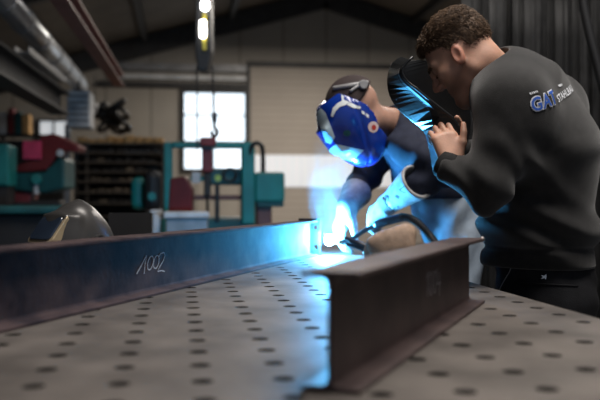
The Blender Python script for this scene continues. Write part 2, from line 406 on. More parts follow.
# hoist with two lamps, cables and hook
D = 6.2; c = P(202, 70, D)
ho = empty('chain_hoist', c, 'black and yellow hanging crane hoist with two bright lamps', 'hoist')
mesh('body', prism([P(196, -14, D), P(210, -14, D), P(211, 50, D), P(207, 70, D), P(198, 70, D), P(195, 52, D)], Wd(0, .22, 0)), black_m, ho, bevel=.01)
mesh('side_stripe', pbox(202.5, 14, 206.5, 50, D-.02, .019), yellow_m, ho)
for (x, y, rx, ry) in ((205, 5, 4.2, 5), (203, 28.5, 3.2, 9)):
    cc = P(x, y, D-.05); k = D/F
    pts = [cc+np.array((math.cos(t)*rx*k, 0, math.copysign(max(0, ry-rx)*k, math.sin(t))+math.sin(t)*min(rx, ry)*k)) for t in np.linspace(0, 2*math.pi, 25)[:-1]]
    mesh('lamp', prism(pts, (0, .03, 0)), lamp_m, ho)
mesh('suspension', cyl(P(202, -14, D+.1), np.array((P(202, 0, D+.1)[0], P(202, 0, D+.1)[1], roofz(P(202, 0, D+.1)[0])-.012)), .03), dark_m, ho)
hk = P(214, 116, D)
for px in (197, 212.5): mesh('chain', cyl(P(px, 66, D+.1), P(px+(.8 if px > 200 else 0), 112 if px > 200 else 150, D+.1), .007, 6), dark_m, ho)
mesh('hook_block', pbox(212, 112, 217, 122, D+.08, .05), black_m, ho, bevel=.008)
mesh('hook', tube(spline([P(214.5, 121, D+.1), P(214.5, 127, D+.1), P(217.5, 131, D+.1), P(216, 136, D+.1), P(212, 135, D+.1), P(211, 131, D+.1)], 5), .012, 8), black_m, ho, True)

# ================================================================== MACHINES AND RACK IN THE BACKGROUND
D = 7.0
bs = empty('band_saw', (P(210, 0, D)[0], P(210, 0, D)[1]+.3, 0), 'teal gantry band saw with red clamps standing in front of the window', 'machine')
def bp(name, x0, y0, x1, y1, m, dd=0., dep=.12, bev=.012, par=None): return mesh(name, pbox(x0, y0, x1, y1, D+dd, dep), m, par or bs, bevel=bev)
zf = 200+CAMZ*F/D
bp('column', 164, 142, 172.5, zf-1, teal_m, 0, .14); bp('column', 242, 142, 255, 224, teal_m, 0, .16)
bp('top_beam', 172.5, 142, 242, 148, teal_m, .01, .12)
bp('saw_head', 206, 168, 243, 185, tealdark_m, .15, .2, .02)
lb = bp('label_plate', 192, 172, 200, 183, pale_m, .05, .02, .003); bp('label_bracket', 190, 176, 207, 181, teal_m, .08, .05)
c = P(218, 178, D+.14); mesh('indicator', cyl(c, c+np.array((0, .03, 0)), .028), mat('yellow green light', (.4, .55, .05), .4), bs)
c = P(230, 175, D+.1); mesh('hand_wheel', tube([c+np.array((math.cos(t)*.055, 0, math.sin(t)*.055)) for t in np.linspace(0, 6.283, 17)[:-1]], .012, 8, True), black_m, bs, True)
bp('clamp_column', 202, 140, 213, 172, mred_m, .02, .1); bp('clamp_head', 200, 137, 216, 146, mred_m, -.06, .16)
bp('clamp_jaw', 204, 172, 211, 196, dark_m, .05, .08)
mesh('swing_frame', prism([P(170, 178, D-.02), P(185, 176, D-.02), P(192, 188, D-.02), P(192, 212, D-.02), P(168, 212, D-.02)], Wd(0, .16, 0)), mred_m, bs, bevel=.015)
mesh('bed', pbox(160, 218, 255, 262, D+.05, .6), tealdark_m, bs, bevel=.02)
bp('bed_rail', 193, 195, 249, 200, mat('brown machine steel', (.12, .05, .045), .5), .1, .06)
bp('guide_post', 215, 184, 219.5, 222, black_m, .02, .05); bp('guide_post', 206, 196, 209, 222, dark_m, .05, .05)
mb = bp('motor_box', 255, 172, 285, 202, teal_m, .02, .3, .02); mesh('cover_lip', pbox(257, 201, 284, 207, D+.05, .24), tealdark_m, mb, bevel=.01)
bp('motor_foot', 257, 206, 272, zf-2, mat('brown machine steel', (.12, .05, .045), .5), .1, .2)
mesh('hose', tube(spline([P(250, 175, D+.05), P(250, 155, D+.02), P(252, 146, D), P(257, 143, D), P(262, 147, D), P(263, 160, D+.05), P(263, 173, D+.1)], 6), .02, 10), rubber_m, bs, True)
c = P(139, 193, D+.2)
wg = mesh('wheel_guard', pbox(131, 177, 147, 210, D+.2, .14), teal_m, bs, bevel=.05)
c = P(152, 188, D); mesh('motor', pbox(144, 170, 161, 210, D, .3), black_m, bs, bevel=.06); mesh('motor_cap', cyl(c+np.array((0, -.02, -.07)), c+np.array((0, .0, -.07)), .035), teal_m, bs)
bp('motor_stand', 145, 205, 160, zf-2, black_m, .05, .25)
# bench in front with pale top
D2 = 6.0; z2 = 200+CAMZ*F/D2
be = empty('roller_bench', (P(186, 0, D2)[0], P(186, 0, D2)[1]+.2, 0), 'grey bench with a pale top standing in front of the band saw', 'bench')
mesh('bench_top', pbox(164, 212, 209, 218, D2, .35), pale_m, be, bevel=.008); mesh('bench_front', pbox(166, 218, 208, 240, D2+.03, .28), grey_m, be, bevel=.01)
for px in (167, 203):
    for dd in (.04, .26): mesh('leg', pbox(px, 240, px+4, z2-.6, D2+dd, .04), dark_m, be)
e = empty('white_stand', (P(157, 0, 6.2)[0], P(157, 0, 6.2)[1], 0), 'narrow white roller stand left of the pale topped bench', 'stand')
zq = 200+CAMZ*F/6.2
mesh('post', pbox(153, 214, 160, zq-3, 6.2, .06), pale_m, e, bevel=.008); mesh('foot', pbox(146, zq-3, 163, zq-.5, 6.15, .2), pale_m, e, bevel=.008); mesh('roller', cyl(P(151, 212, 6.23), P(162, 212, 6.23), .018), pale_m, e)

# storage rack
D = 11.0; zr = 200+CAMZ*F/D
rk = empty('storage_rack', (P(122, 0, D)[0], P(122, 0, D)[1]+.4, 0), 'dark steel storage rack with many shelves left of the band saw', 'rack')
for px in (76, 87, 164):
    for dd in (0, .7): mesh('upright', pbox(px-1.6, 143, px+1.6, zr-.2, D+dd, .05), mat('rack paint', (.09, .075, .06), .6), rk)
mesh('back_panel', pbox(75, 144, 167, 232, D+.72, .02), black_m, rk)
lev = [143, 152.5, 162, 171.5, 181, 192, 203, 216, 230]
for y in lev: mesh('shelf', pbox(76, y, 166, y+1.5, D-.02, .78), mat('rack paint', (.09, .075, .06), .6), rk)
bar0 = None
names = {0: None, 1: 'second', 2: 'third', 3: 'fourth', 4: 'fifth', 5: 'sixth', 6: 'seventh'}
k = D/F
for li, y in enumerate(lev[1:7], 1):
    x = 90 + random.random()*2
    pale = li in (4, 5)
    while x < 153:
        wpx = random.uniform(4.5, 8.5); h = random.uniform(2.6, 4.6)
        vf = pbox(x, y-h, x+wpx, y-.05, D+.02+random.random()*.05, .6)
        o = mesh('steel_bar', vf, barend_m if pale and random.random() < .8 else (dark_m if random.random() < .8 else barend_m), bevel=.006)
        tag(o, f'square bar end on the {names[li]} shelf from the top of the dark storage rack', 'bar', f'bars on the {names[li]} rack shelf')
        x += wpx+random.uniform(.3, 2.5)
x = 77
while x < 162:
    wpx = random.uniform(7, 11); h = random.uniform(3.5, 8)
    tag(mesh('timber_block', pbox(x, 143-h, min(x+wpx, 165), 142.95, D, .6), timber_m, bevel=.01), 'brown timber block lying on top of the dark storage rack', 'timber', 'timber on top of the storage rack')
    x += wpx+.4
# dark plant-like bundle on the rack (hanging cables)
e = empty('cable_bundle', P(115, 118, 11.6), 'dark coil of cables hanging above the storage rack', 'cables')
for i in range(12):
    r = random.uniform(.06, .15); c = P(112+random.uniform(-9, 10), 0, 11.3+random.uniform(-.1, .2)); c[2] = P(0, 136, 11.0)[2]+r*1.3+random.uniform(0, .28); q1, q2 = nrm(rng.normal(size=3)), nrm(rng.normal(size=3))
    mesh('coil', tube([c+q1*math.cos(t)*r+q2*math.sin(t)*r for t in np.linspace(0, 6.283, 25)[:-1]], .03, 8, True), rubber_m, e, True)

# left machine: teal with red guard
D = 8.0; zl = 200+CAMZ*F/D
lm = empty('drilling_machine', (P(45, 0, D)[0], P(45, 0, D)[1]+.3, 0), 'teal and dark red machine with a magenta plate at the left edge', 'machine')
mesh('red_guard', prism([P(40, 136, D), P(52, 133, D), P(79, 146, D), P(76, 152, D), P(60, 150, D), P(46, 170, D), P(26, 172, D), P(12, 172, D), P(16, 166, D), P(38, 156, D)], Wd(0, .3, 0)), mred_m, lm, bevel=.015)
mesh('plate', pbox(23, 141, 41, 159, D-.05, .04), pink_m, lm, bevel=.005)
mesh('teal_body', prism([P(10, 172, D+.03), P(44, 172, D+.03), P(60, 156, D+.03), P(64, 160, D+.03), P(64, 188, D+.03), P(44, 193, D+.03), P(14, 190, D+.03)], Wd(0, .4, 0)), tealdark_m, lm, bevel=.02)
c = P(60, 153, D-.03); mesh('knob', tube([c, c+np.array((0, .05, 0))], [.035, .035], 16), pale_m, lm, bevel=.008)
c = P(36, 179, D-.03); mesh('dial', cyl(c, c+np.array((0, .08, 0)), .05), teal_m, lm, bevel=.008)
mesh('red_base', pbox(12, 191, 31, 204, D+.1, .4), mred_m, lm, bevel=.02); c = P(36.5, 194, D+.05); mesh('spindle', cyl(c, c+np.array((0, 0, .1)), .03), pale_m, lm)
mesh('pedestal', pbox(14, 200, 60, zl-.3, D+.12, .4), dark_m, lm, bevel=.02)
e = empty('tool_cabinet', (P(-5, 0, 7.5)[0], P(-5, 0, 7.5)[1]+.2, 0), 'teal upright cabinet cut by the left picture edge', 'cabinet')
mesh('carcass', pbox(-16, 144, 8, 186, 7.5, .4), teal_m, e, bevel=.015); mesh('stand', pbox(-14, 186, 7, 200+CAMZ*F/7.5-.4, 7.55, .35), dark_m, e); mesh('door', pbox(-15, 146, 7, 184, 7.48, .02), teal_m, e, bevel=.006)
# pale steel post with window light on it
tag(mesh('steel_post', pbox(64.5, 124, 69.5, 200+CAMZ*F/10.5, 10.5, .12), grey_m, bevel=.006), 'slim pale steel post standing left of the storage rack', 'post')
# teal machine bed in front
D = 5.2; zt = 200+CAMZ*F/D
e = empty('machine_bed', (P(15, 0, D)[0], P(15, 0, D)[1]+.3, 0), 'long dark teal machine bed behind the steel beam at the left edge', 'machine bed')
mesh('bed_top', pbox(-40, 206, 62, 214, D, .7), tealdark_m, e, bevel=.015); mesh('bed_body', pbox(-38, 214, 56, 262, D+.08, .5), black_m, e, bevel=.02)
for px in (-34, 48): mesh('foot', pbox(px, 262, px+6, zt-.4, D+.1, .4), black_m, e)
e = empty('dark_backdrop', (P(20, 0, 14.6)[0], P(20, 0, 14.6)[1]+.3, 0), 'dark cabinet shaped backdrop added for shade behind the teal and red machine', 'cabinet')
zc = 200+CAMZ*F/14.6
mesh('carcass', pbox(-60, 140, 62, zc-.3, 14.6, .5), black_m, e, bevel=.01)  # black block added to darken the wall behind the left machine
for k in range(4): mesh('door', pbox(-59+30.4*k, 142, -30+30.4*k, zc-3, 14.57, .025), dark_m, e)
# boxes on a wall shelf, far left under the runway
sh = empty('wall_shelf', (WL, 14.5, wz(132)), 'dark shelf with small boxes high on the left under the runway beam', 'shelf')
D = 14.0; mesh('board', pbox(-6, 134, 46, 136, D, .4), dark_m, sh)
for (x0, x1, y0, m, lab) in ((-2, 6, 112, pale_m, 'cream carton at the left end of the high shelf'), (8, 13, 108, mred_m, 'narrow red carton on the high shelf beside the cream carton'), (15, 21, 112, tealdark_m, 'dark green carton in the middle of the high shelf'), (22, 29, 114, timber_m, 'brown carton on the high shelf right of the dark green one')):
    tag(mesh('carton', pbox(x0, y0, x1, 133.9, D+.05, .3), m, bevel=.01), lab, 'box')
mesh('bracket', pbox(0, 136, 1.5, 150, D+.02, .35), dark_m, sh); mesh('bracket', pbox(40, 136, 41.5, 150, D+.02, .35), dark_m, sh)

# ================================================================== STRIP CURTAIN ON THE RIGHT
cu = empty('welding_curtain', P(545, 60, 4.6), 'black strip welding curtain hanging behind the man in the sweatshirt', 'curtain')
cm = [mat(f'black curtain strip {i}', (.006+.0035*i, .006+.0035*i, .0063+.0035*i), .55+.05*i, 0, .6, 14, .1, 6, spec=.28, stretch=(3, 3, .8)) for i in range(4)]
x = 462.0
while x < 625:
    wpx = random.uniform(5.5, 9.5); D = 4.6+random.uniform(-.05, .05); tw = random.uniform(-.4, .4)
    y1 = random.choice([268, 275, 282])
    cc = P(x+wpx/2, 0, D); w2 = wpx/F*D*.58; zt_, zb = P(0, -28, D)[2], .12
    ax = np.array((math.cos(tw), math.sin(tw), 0)); ay = np.array((-ax[1], ax[0], 0))
    V = []; nz = 7
    pro = [(-1, 0), (-.5, .35), (0, .45), (.5, .35), (1, 0)]
    for i in range(nz):
        z = zt_+(zb-zt_)*i/(nz-1); sway = .012*math.sin(i*1.3+x)
        for (q, hgt) in pro: V.append(np.array((cc[0], cc[1], z))+ax*q*w2+ay*(hgt*w2*.5+sway))
    Fs = [(i*5+j, i*5+j+1, i*5+j+6, i*5+j+5) for i in range(nz-1) for j in range(4)]
    o = mesh('strip', (V, Fs), random.choice(cm), cu, True); sm = o.modifiers.new('Thick', 'SOLIDIFY'); sm.thickness = .003
    x += wpx*.93
mesh('rail', bar(P(455, -30, 4.6), P(632, -30, 4.6), .06, .05), dark_m, cu)
tag(mesh('hanging_hose', tube(spline([P(580, -25, 3.6), P(584, 8, 3.6), P(591, 40, 3.6), P(600, 75, 3.6), P(612, 130, 3.6), P(622, 220, 3.6), P(628, 330, 3.6), P(632, 448, 3.6)], 8), .02, 10), rubber_m, smooth=True), 'black hose hanging in front of the strip curtain at the right edge', 'hose')

# ================================================================== WELDING TABLE
U0, U1, V0, V1 = -.723, .777, .478, 3.678
tb = empty('welding_table', ((U0+U1)/2, (V0+V1)/2, 0), 'large dark steel welding table top with rows of round holes', 'table')
V = []; Fs = []; N = 24; R = .014; PH = .0172
for i in range(15):
    for j in range(32):
        cx, cy = U0+.075-.025+.1*i, V0+.05+.1*j; cx = U0+.05+.1*i; b0 = len(V)
        for k in range(N):
            t = 2*math.pi*k/N+math.pi/4; c, s = math.cos(t), math.sin(t); q = .05/max(abs(c), abs(s))
            V += [(cx+c*q, cy+s*q, TOP), (cx+c*(R+.0004), cy+s*(R+.0004), TOP), (cx+c*R, cy+s*R, TOP-.0004), (cx+c*R, cy+s*R, TOP-.025), (cx+c*q, cy+s*q, TOP-.025)]
        for k in range(N):
            a, b = b0+5*k, b0+5*((k+1) % N)
            for q in range(4): Fs.append((a+q, b+q, b+q+1, a+q+1))
            Fs.append((a+4, b+4, b, a)) if False else None
Fs = [f for f in Fs if f]
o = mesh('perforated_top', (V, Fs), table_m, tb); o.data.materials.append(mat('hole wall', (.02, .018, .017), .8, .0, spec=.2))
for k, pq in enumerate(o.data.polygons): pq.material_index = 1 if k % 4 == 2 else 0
bm = bmesh.new(); bm.from_mesh(o.data); bmesh.ops.remove_doubles(bm, verts=bm.verts, dist=1e-5); bmesh.ops.recalc_face_normals(bm, faces=bm.faces); bm.to_mesh(o.data); bm.free()
for nm, vf in (('side_skirt', box(U0, U0+.02, V0, V1, TOP-.15, TOP-.0001)), ('side_skirt', box(U1-.02, U1, V0, V1, TOP-.15, TOP-.0001)), ('end_skirt', box(U0+.02, U1-.02, V0, V0+.02, TOP-.15, TOP-.026)), ('end_skirt', box(U0+.02, U1-.02, V1-.02, V1, TOP-.15, TOP-.026)), ('stiffening_rib', box(-.01, .01, V0+.02, V1-.02, TOP-.15, TOP-.0255))):
    mesh(nm, vf, mat('table side steel', (.06, .055, .052), .5, .5), tb)
for u in (U0+.12, U1-.12):
    for v in (V0+.12, (V0+V1)/2, V1-.12): mesh('leg', join(box(u-.05, u+.05, v-.05, v+.05, .012, TOP-.15), box(u-.07, u+.07, v-.07, v+.07, 0, .012)), dark_m, tb)

# ================================================================== STEEL BEAMS
def on_plane(px, py, p0, nn):
    o = np.array((0, 0, CAMZ)); d = P(px, py, 1.0)-o; t = (p0-o)@nn/(d@nn); return o+d*t
up = np.array((0, 0, 1.))
def ibeam(e0, d, L, h=.14, b=.073, tw=.0055, tf=.0075, r=.007):      # e0: foot of the near right flange edge
    d = nrm(d); s = np.array((d[1], -d[0], 0)); c = e0-s*b/2           # s: towards the right of the beam axis
    half = [(b/2, 0), (b/2, tf*.85), (tw/2+r, tf), (tw/2+r*.3, tf+r*.3), (tw/2, tf+r)]
    prof = half+[(x, h-y) for x, y in half[::-1]]; prof = prof+[(-x, y) for x, y in prof[::-1]]
    return prism([c+s*x+up*y for x, y in prof], d*L), c, s, d
def w0(px, py): return on_plane(px, py, np.array((0, 0, TOP)), up)
# left beam 1002
A, B = w0(0, 334), w0(318, 255.8); dL = nrm(B-A); st = A-dL*.75
vf, cL, sL, dL = ibeam(st, dL, np.linalg.norm(B-st))
lb = mesh('steel_beam', vf, beam_m, org=cL, bevel=.0012)
tag(lb, 'long dark steel I-beam chalked 1002 crossing the table on the left', 'beam')
E = cL+dL*np.linalg.norm(B-st)
# end plate with two holes
ph, pw, pt = .150, .096, .010
bm_v = []; 
def plate_with_holes(o, s, d, w, h, t, holes, r=.009):
    nx, vs = 14, []
    outer = [(-w/2, 0), (w/2, 0), (w/2, h), (-w/2, h)]
    bm = bmesh.new(); vv = [bm.verts.new((x, y, 0)) for x, y in outer]; ed = [bm.edges.new((vv[i], vv[(i+1) % 4])) for i in range(4)]
    for hx, hy in holes:
        ring = [bm.verts.new((hx+r*math.cos(a), hy+r*math.sin(a), 0)) for a in np.linspace(0, 2*math.pi, 17)[:-1]]
        ed += [bm.edges.new((ring[i], ring[(i+1) % 16])) for i in range(16)]
    bmesh.ops.triangle_fill(bm, edges=ed, use_beauty=True)
    g = bmesh.ops.extrude_face_region(bm, geom=bm.faces[:]); bmesh.ops.translate(bm, verts=[q for q in g['geom'] if isinstance(q, bmesh.types.BMVert)], vec=(0, 0, t))
    bm.verts.index_update(); V = [o+s*q.co.x+up*q.co.y+d*q.co.z for q in bm.verts]; Fq = [tuple(q.index for q in f.verts) for f in bm.faces]; bm.free()
    return V, Fq
mesh('end_plate', plate_with_holes(E+up*.0005, sL, dL, .088, .148, .011, [(.028, .112), (-.028, .112), (.028, .035), (-.028, .035)]), plate_m, lb)
# chalk strokes on a web
def chalk(name, strokes, p0, nn, r, par, m=chalk_m):
    parts = []
    for stx in strokes:
        pts = [on_plane(x, y, p0, nn)+nn*.0006 for x, y in stx]
        tv_, tf_ = tube(pts, r, 6); hgt = (tv_-p0)@nn; parts.append((tv_-np.outer(hgt-.0004-.0001*np.sign(hgt-.0006), nn), tf_))
    return mesh(name, join(*parts), m, par)
def oval(cx, cy, rx, ry, sl=0., n=14): return [(cx+rx*math.cos(t)+sl*math.sin(t), cy-ry*math.sin(t)) for t in np.linspace(1.2, 1.2+6.5, n)]
webL = cL+sL*(.00275)
z2o = lambda p: (p[0]/2, 200+p[1]/2)
st1 = [[z2o(p) for p in ((273, 148), (283, 130), (293, 111), (290, 128), (288, 148))], oval(150.3, 263, 2.7, 7, 1.3), oval(156.2, 262, 2.6, 6.6, 1.1),
       [z2o(p) for p in ((317, 114), (321, 107), (328, 105), (330, 111), (326, 122), (319, 134), (315, 143), (323, 141), (329, 143))]]
o = chalk('chalk_number', st1, webL, sL, .0014, lb); o['label'] = 'white chalk number 1002'
# right beam 1004
A2, B2 = w0(360, 396), w0(485, 303); dR = nrm(B2-A2)
beam2_m = mat('brown rolled steel', (.045, .030, .030), .48, .15, spec=.45, col2=(.095, .064, .06), scale=11, bump=.15, bscale=90)
vf, cR, sR, dR = ibeam(A2, dR, np.linalg.norm(B2-A2))
rb = mesh('steel_beam', vf, beam2_m, org=cR, bevel=.0012)
tag(rb, 'short brown steel I-beam chalked 1004 lying nearest on the table', 'beam')
webR = cR+sR*.00275
st2 = [[(426.2, 279), (428.2, 271), (427.2, 296)], oval(431, 283.5, 1.5, 11.5, .3), oval(434.7, 282, 1.4, 11, .3), [(437.5, 268), (436.8, 284), (440.5, 282.5)], [(439.6, 272), (439, 295.5)]]
o = chalk('chalk_number', st2, webR, sR, .0016, rb, mat('faint chalk', (.5, .47, .47), .9)); o['label'] = 'faint chalk number 1004'
for q in (cR+dR*np.linalg.norm(B2-A2)-dR*.004,):
    mesh('tack_weld', cyl(q+sR*.03+up*.137, q+sR*.03+up*.137+dR*.008, .006, 10), weldbead_m, rb, True)

# ================================================================== THINGS ON THE TABLE
# helmet lying behind the left beam
hc = P(76, 205, 2.6); hc[2] = TOP
hr = empty('welding_helmet', hc, 'silver grey welding helmet lying behind the 1002 beam on the left', 'helmet')
_f, _l = Wd(-.66, -.75, 0), Wd(.75, -.66, 0); _a = math.radians(14)
fR = [_f*math.cos(_a)+up*math.sin(_a), _l, up*math.cos(_a)-_f*math.sin(_a)]; hO = hc+up*.088
def helm2(p):
    q = (p-hO)@np.array(fR).T+np.array((0, 0, .075))
    d = ell(q, (0.01, 0, .07), (.10, .088, .135)); d = smin(d, ell(q, (-.05, 0, .06), (.085, .08, .105)), .03)
    bx = np.abs(q-np.array((.072, 0, .088)))-np.array((.018, .056, .05)); d = smin(d, np.linalg.norm(np.maximum(bx, 0), axis=1)+np.minimum(bx.max(1), 0)-.008, .025); d = smin(d, cone(q, (.02, 0, .197), (-.09, 0, .135), .008, .006), .02)
    ins = ell(q, (-.03, 0, .05), (.10, .082, .112)); d = smax(d, -ins, .006)
    d = smax(d, TOP+.001-p[:, 2], .004); d = smax(d, -(q[:, 0]+.115), .004)
    return d
mesh('shell', nets(helm2, hc-.2, hc+np.array((.2, .2, .25)), .004), chrome_m, hr, True)
def hl(x, y, z): return hO+fR[0]*x+fR[1]*y+fR[2]*(z-.075)
tilt = lambda y, z: hl(.118-.55*max(0, z-.09), y, z)
def rr(w, h, z0, n=5, r=.015):
    pts = []
    for cx, cz, a0 in ((w-r, h-r, 0), (-w+r, h-r, 90), (-w+r, -h+r, 180), (w-r, -h+r, 270)):
        for k in range(n): a = math.radians(a0+90*k/(n-1)); pts.append((cx+r*math.cos(a), cz+r*math.sin(a)))
    return pts
def vis(y, z, o=0): return hl(.104+.0-.42*(z-.085)+o, y, z)
for (nm, w_, h_, o_, m_) in (('visor_frame', .066, .05, .012, gold_m), ('visor', .056, .040, .018, visor_m)):
    ring = rr(w_, h_, 0); mesh(nm, prism([vis(y, .098+z, o_) for y, z in ring], -fR[0]*.03), m_, hr, bevel=.003)
c = hl(-.01, .094, .085); mesh('headband_knob', cyl(c, c+fR[1]*.02, .022), black_m, hr, bevel=.003)
# dark crate behind helmet
cc = P(131, 0, 3.0)
cr = empty('steel_crate', (cc[0], cc[1], TOP), 'black open crate on the table behind the silver grey helmet', 'crate')
cw, cd, ch = .15, .12, .175
for vfq in (box(cc[0]-cw/2, cc[0]+cw/2, cc[1]-cd/2, cc[1]-cd/2+.006, TOP, TOP+ch), box(cc[0]-cw/2, cc[0]+cw/2, cc[1]+cd/2-.006, cc[1]+cd/2, TOP, TOP+ch), box(cc[0]-cw/2, cc[0]-cw/2+.006, cc[1]-cd/2+.006, cc[1]+cd/2-.006, TOP, TOP+ch), box(cc[0]+cw/2-.006, cc[0]+cw/2, cc[1]-cd/2+.006, cc[1]+cd/2-.006, TOP, TOP+ch)):
    mesh('side_panel', vfq, black_m, cr)
mesh('bottom', box(cc[0]-cw/2+.006, cc[0]+cw/2-.006, cc[1]-cd/2+.006, cc[1]+cd/2-.006, TOP, TOP+.006), black_m, cr)

# ================================================================== PERSON IN THE SWEATSHIRT
def Pm(px, py, D): return P(px, py, D+.20)
psi = math.radians(27)
fw = Wd(-math.cos(psi), math.sin(psi), 0); lf = Wd(-math.sin(psi), -math.cos(psi), 0)
ph_ = math.radians(20); pt_ = math.radians(40)
fh = Wd(-math.cos(ph_), math.sin(ph_), 0); HF = fh*math.cos(pt_)-up*math.sin(pt_); HU = fh*math.sin(pt_)+up*math.cos(pt_); HL = Wd(-math.sin(ph_), -math.cos(ph_), 0)
HO = Pm(462, 57.5, 2.13); HR = np.array([HL, HF, HU]); HS = 1.0
def tohead(p): return ((p-HO)@HR.T)/HS
def fromhead(q): return (np.asarray(q, float)*HS)@HR+HO
neck0 = fromhead((0, -.035, -.05)); neck1 = Pm(502, 84, 2.15)
T1 = Pm(524, 100, 2.15); T2 = Pm(543, 150, 2.15); T3 = Pm(543, 225, 2.17); T4 = Pm(543, 268, 2.18); PEL = Pm(546, 292, 2.19)
SHL = Pm(512, 106, 1.975); ELL = Pm(488, 188, 1.93); WRL = Pm(452, 169, 1.99)
SHR = Pm(556, 106, 2.29); ELR = Pm(508, 160, 2.50); WRR = Pm(466, 152, 2.42)
hipw = .095; lw = Wd(math.sin(math.radians(4)), -math.cos(math.radians(4)), 0)
legs = []
for s in (1, -1):
    hp = PEL+lw*s*hipw; hp[2] = .80
    kn = hp+fw*(.02)+lf*s*.02; kn[2] = .46; kn[0] += .06
    an = kn-fw*.05; an[2] = .09; an[0] += .02; legs.append((hp, kn, an))
dl = nrm(Pm(445, 137, 2.10)-WRL); hand_l = hand_prims(Pm(452, 164, 2.0), nrm(Pm(444, 137, 2.02)-Pm(452, 164, 2.0)), nrm(Wd(.15, -1, .25)), nrm(Wd(.8, -.1, .7)), (.45, 1.4, .9), .9, 0, (.75, .45, .45))
hand_r = hand_prims(WRR+nrm(WRR-ELR)*.02, nrm(Pm(448, 142, 2.40)-WRR), nrm(Wd(.2, 1, .2)), nrm(Wd(.6, .1, .8)), (.7, 1.0, .7))
def man_body(p):
    d = head_sdf(tohead(p))*HS
    d = smin(d, cone(p, neck0, neck1, .056, .066), .03)
    d = smin(d, seg(p, T1, T2, lf, .13, .075, .15, .09), .06); d = smin(d, seg(p, T2, T3, lf, .15, .09, .13, .09), .05); d = smin(d, seg(p, T3, PEL, lw, .12, .08, .125, .08), .05)
    for (a, b, c) in ((SHL, ELL, WRL), (SHR, ELR, WRR)):
        d = smin(d, cone(p, a, b, .048, .038), .03); d = smin(d, cone(p, b, c, .036, .026), .015)
    d = smin(d, hand_sdf(p, hand_l), .012); d = smin(d, hand_sdf(p, hand_r), .012)
    for hp, kn, an in legs:
        d = smin(d, cone(p, hp, kn, .075, .05), .03); d = smin(d, cone(p, kn, an, .048, .035), .015); d = smin(d, cone(p, an+up*-.05, an+fw*.14-up*.055, .03, .022), .02)
    return d
lo, hi = bounds([HO+.13, HO-.13, SHL, SHR, ELL, ELR, WRL, WRR, legs[0][2]-up*.08, legs[1][2], legs[0][2]+fw*.16, legs[1][2]+fw*.16, Pm(430, 140, 2.1), Pm(440, 140, 2.4)], .09)
skin_m = mat('skin', (.54, .30, .21), .5, 0, .12, 30, .15, 300, spec=.4, sss=.15)
foot = PEL.copy(); foot[2] = 0
bv = nets(man_body, lo, hi, .0038)
man = mesh('person', bv, skin_m, smooth=True, org=foot)
tag(man, 'person in a black sweatshirt holding a black welding shield, head bent down', 'person')
# stubble and lips as colours of the skin
q = tohead(bv[0]); at_ = man.data.attributes.new('tint', 'FLOAT_COLOR', 'POINT')
ss = lambda e0, e1, x: np.clip((x-e0)/(e1-e0), 0, 1)**2*(3-2*np.clip((x-e0)/(e1-e0), 0, 1))
onhead = (np.abs(q) < .16).all(1)
beard = ss(-.03, -.055, q[:, 2]-.25*(.06-q[:, 1]))*ss(-.02, .005, q[:, 1])*ss(-.135, -.12, q[:, 2])*onhead
lips = np.exp(-((q[:, 2]+.059)/.009)**2-((q[:, 0])/.02)**2)*(q[:, 1] > .075)*onhead
ear = (np.abs(q[:, 0]) > .074)*(np.abs(q[:, 2]) < .04)*onhead*.6+.5*np.exp(-((q[:, 1]-.105)/.02)**2-((q[:, 2]+.02)/.02)**2)*onhead
colr = np.ones((len(q), 4)); 
for i, (bc, lc, ec) in enumerate(((.62, 1.0, 1.05), (.60, .62, .72), (.60, .62, .70))): colr[:, i] = (1+(bc-1)*beard)*(1+(lc-1)*lips)*(1+(ec-1)*ear)
at_.data.foreach_set('color', colr.ravel())
nt = skin_m.node_tree; b_ = nt.nodes['Principled BSDF']; old = b_.inputs['Base Color'].links[0].from_socket
an_ = nt.nodes.new('ShaderNodeAttribute'); an_.attribute_name = 'tint'; mx = nt.nodes.new('ShaderNodeMix'); mx.data_type = 'RGBA'; mx.blend_type = 'MULTIPLY'; mx.inputs[0].default_value = 1
nt.links.new(old, mx.inputs[6]); nt.links.new(an_.outputs['Color'], mx.inputs[7]); nt.links.new(mx.outputs[2], b_.inputs['Base Color'])
# hair
def hairline(x, y):                    # lowest z with hair, by head side position
    a = math.atan2(abs(x), y)          # 0 front .. pi back
    k = [(0, .078), (.45, .074), (.75, .058), (1.05, .045), (1.25, .018), (1.45, .022), (1.75, .024), (1.95, -.015), (2.5, -.055), (3.15, -.062)]
    for (a0, z0), (a1, z1) in zip(k, k[1:]):
        if a <= a1: return z0+(z1-z0)*(a-a0)/(a1-a0)
    return -.06
hl_np = np.vectorize(hairline)
def topness(x, y, z): return np.clip((z-.045-.25*np.maximum(0, -y-.03))/.05, 0, 1)
def cap_sdf(p):
    q = tohead(p); d0 = head_sdf(q); t = topness(q[:, 0], q[:, 1], q[:, 2])
    d = d0-(.001+.004*t+.004*np.clip((q[:, 1]-.02)/.06, 0, 1)*t)
    return smax(d*HS, (hl_np(q[:, 0], q[:, 1]+.014)-q[:, 2])*.9*HS, .006)
capv = nets(cap_sdf, HO-.2, HO+.2, .0045)
strands = [capv]
cq = tohead(capv[0]); cap_bvh = bvh_of((cq, capv[1]))
fa = capv[1]; cen = np.array([cq[list(f)].mean(0) for f in fa])
sel = rng.choice(len(fa), 9500, replace=len(fa) < 9500)
SV, SF = [], []
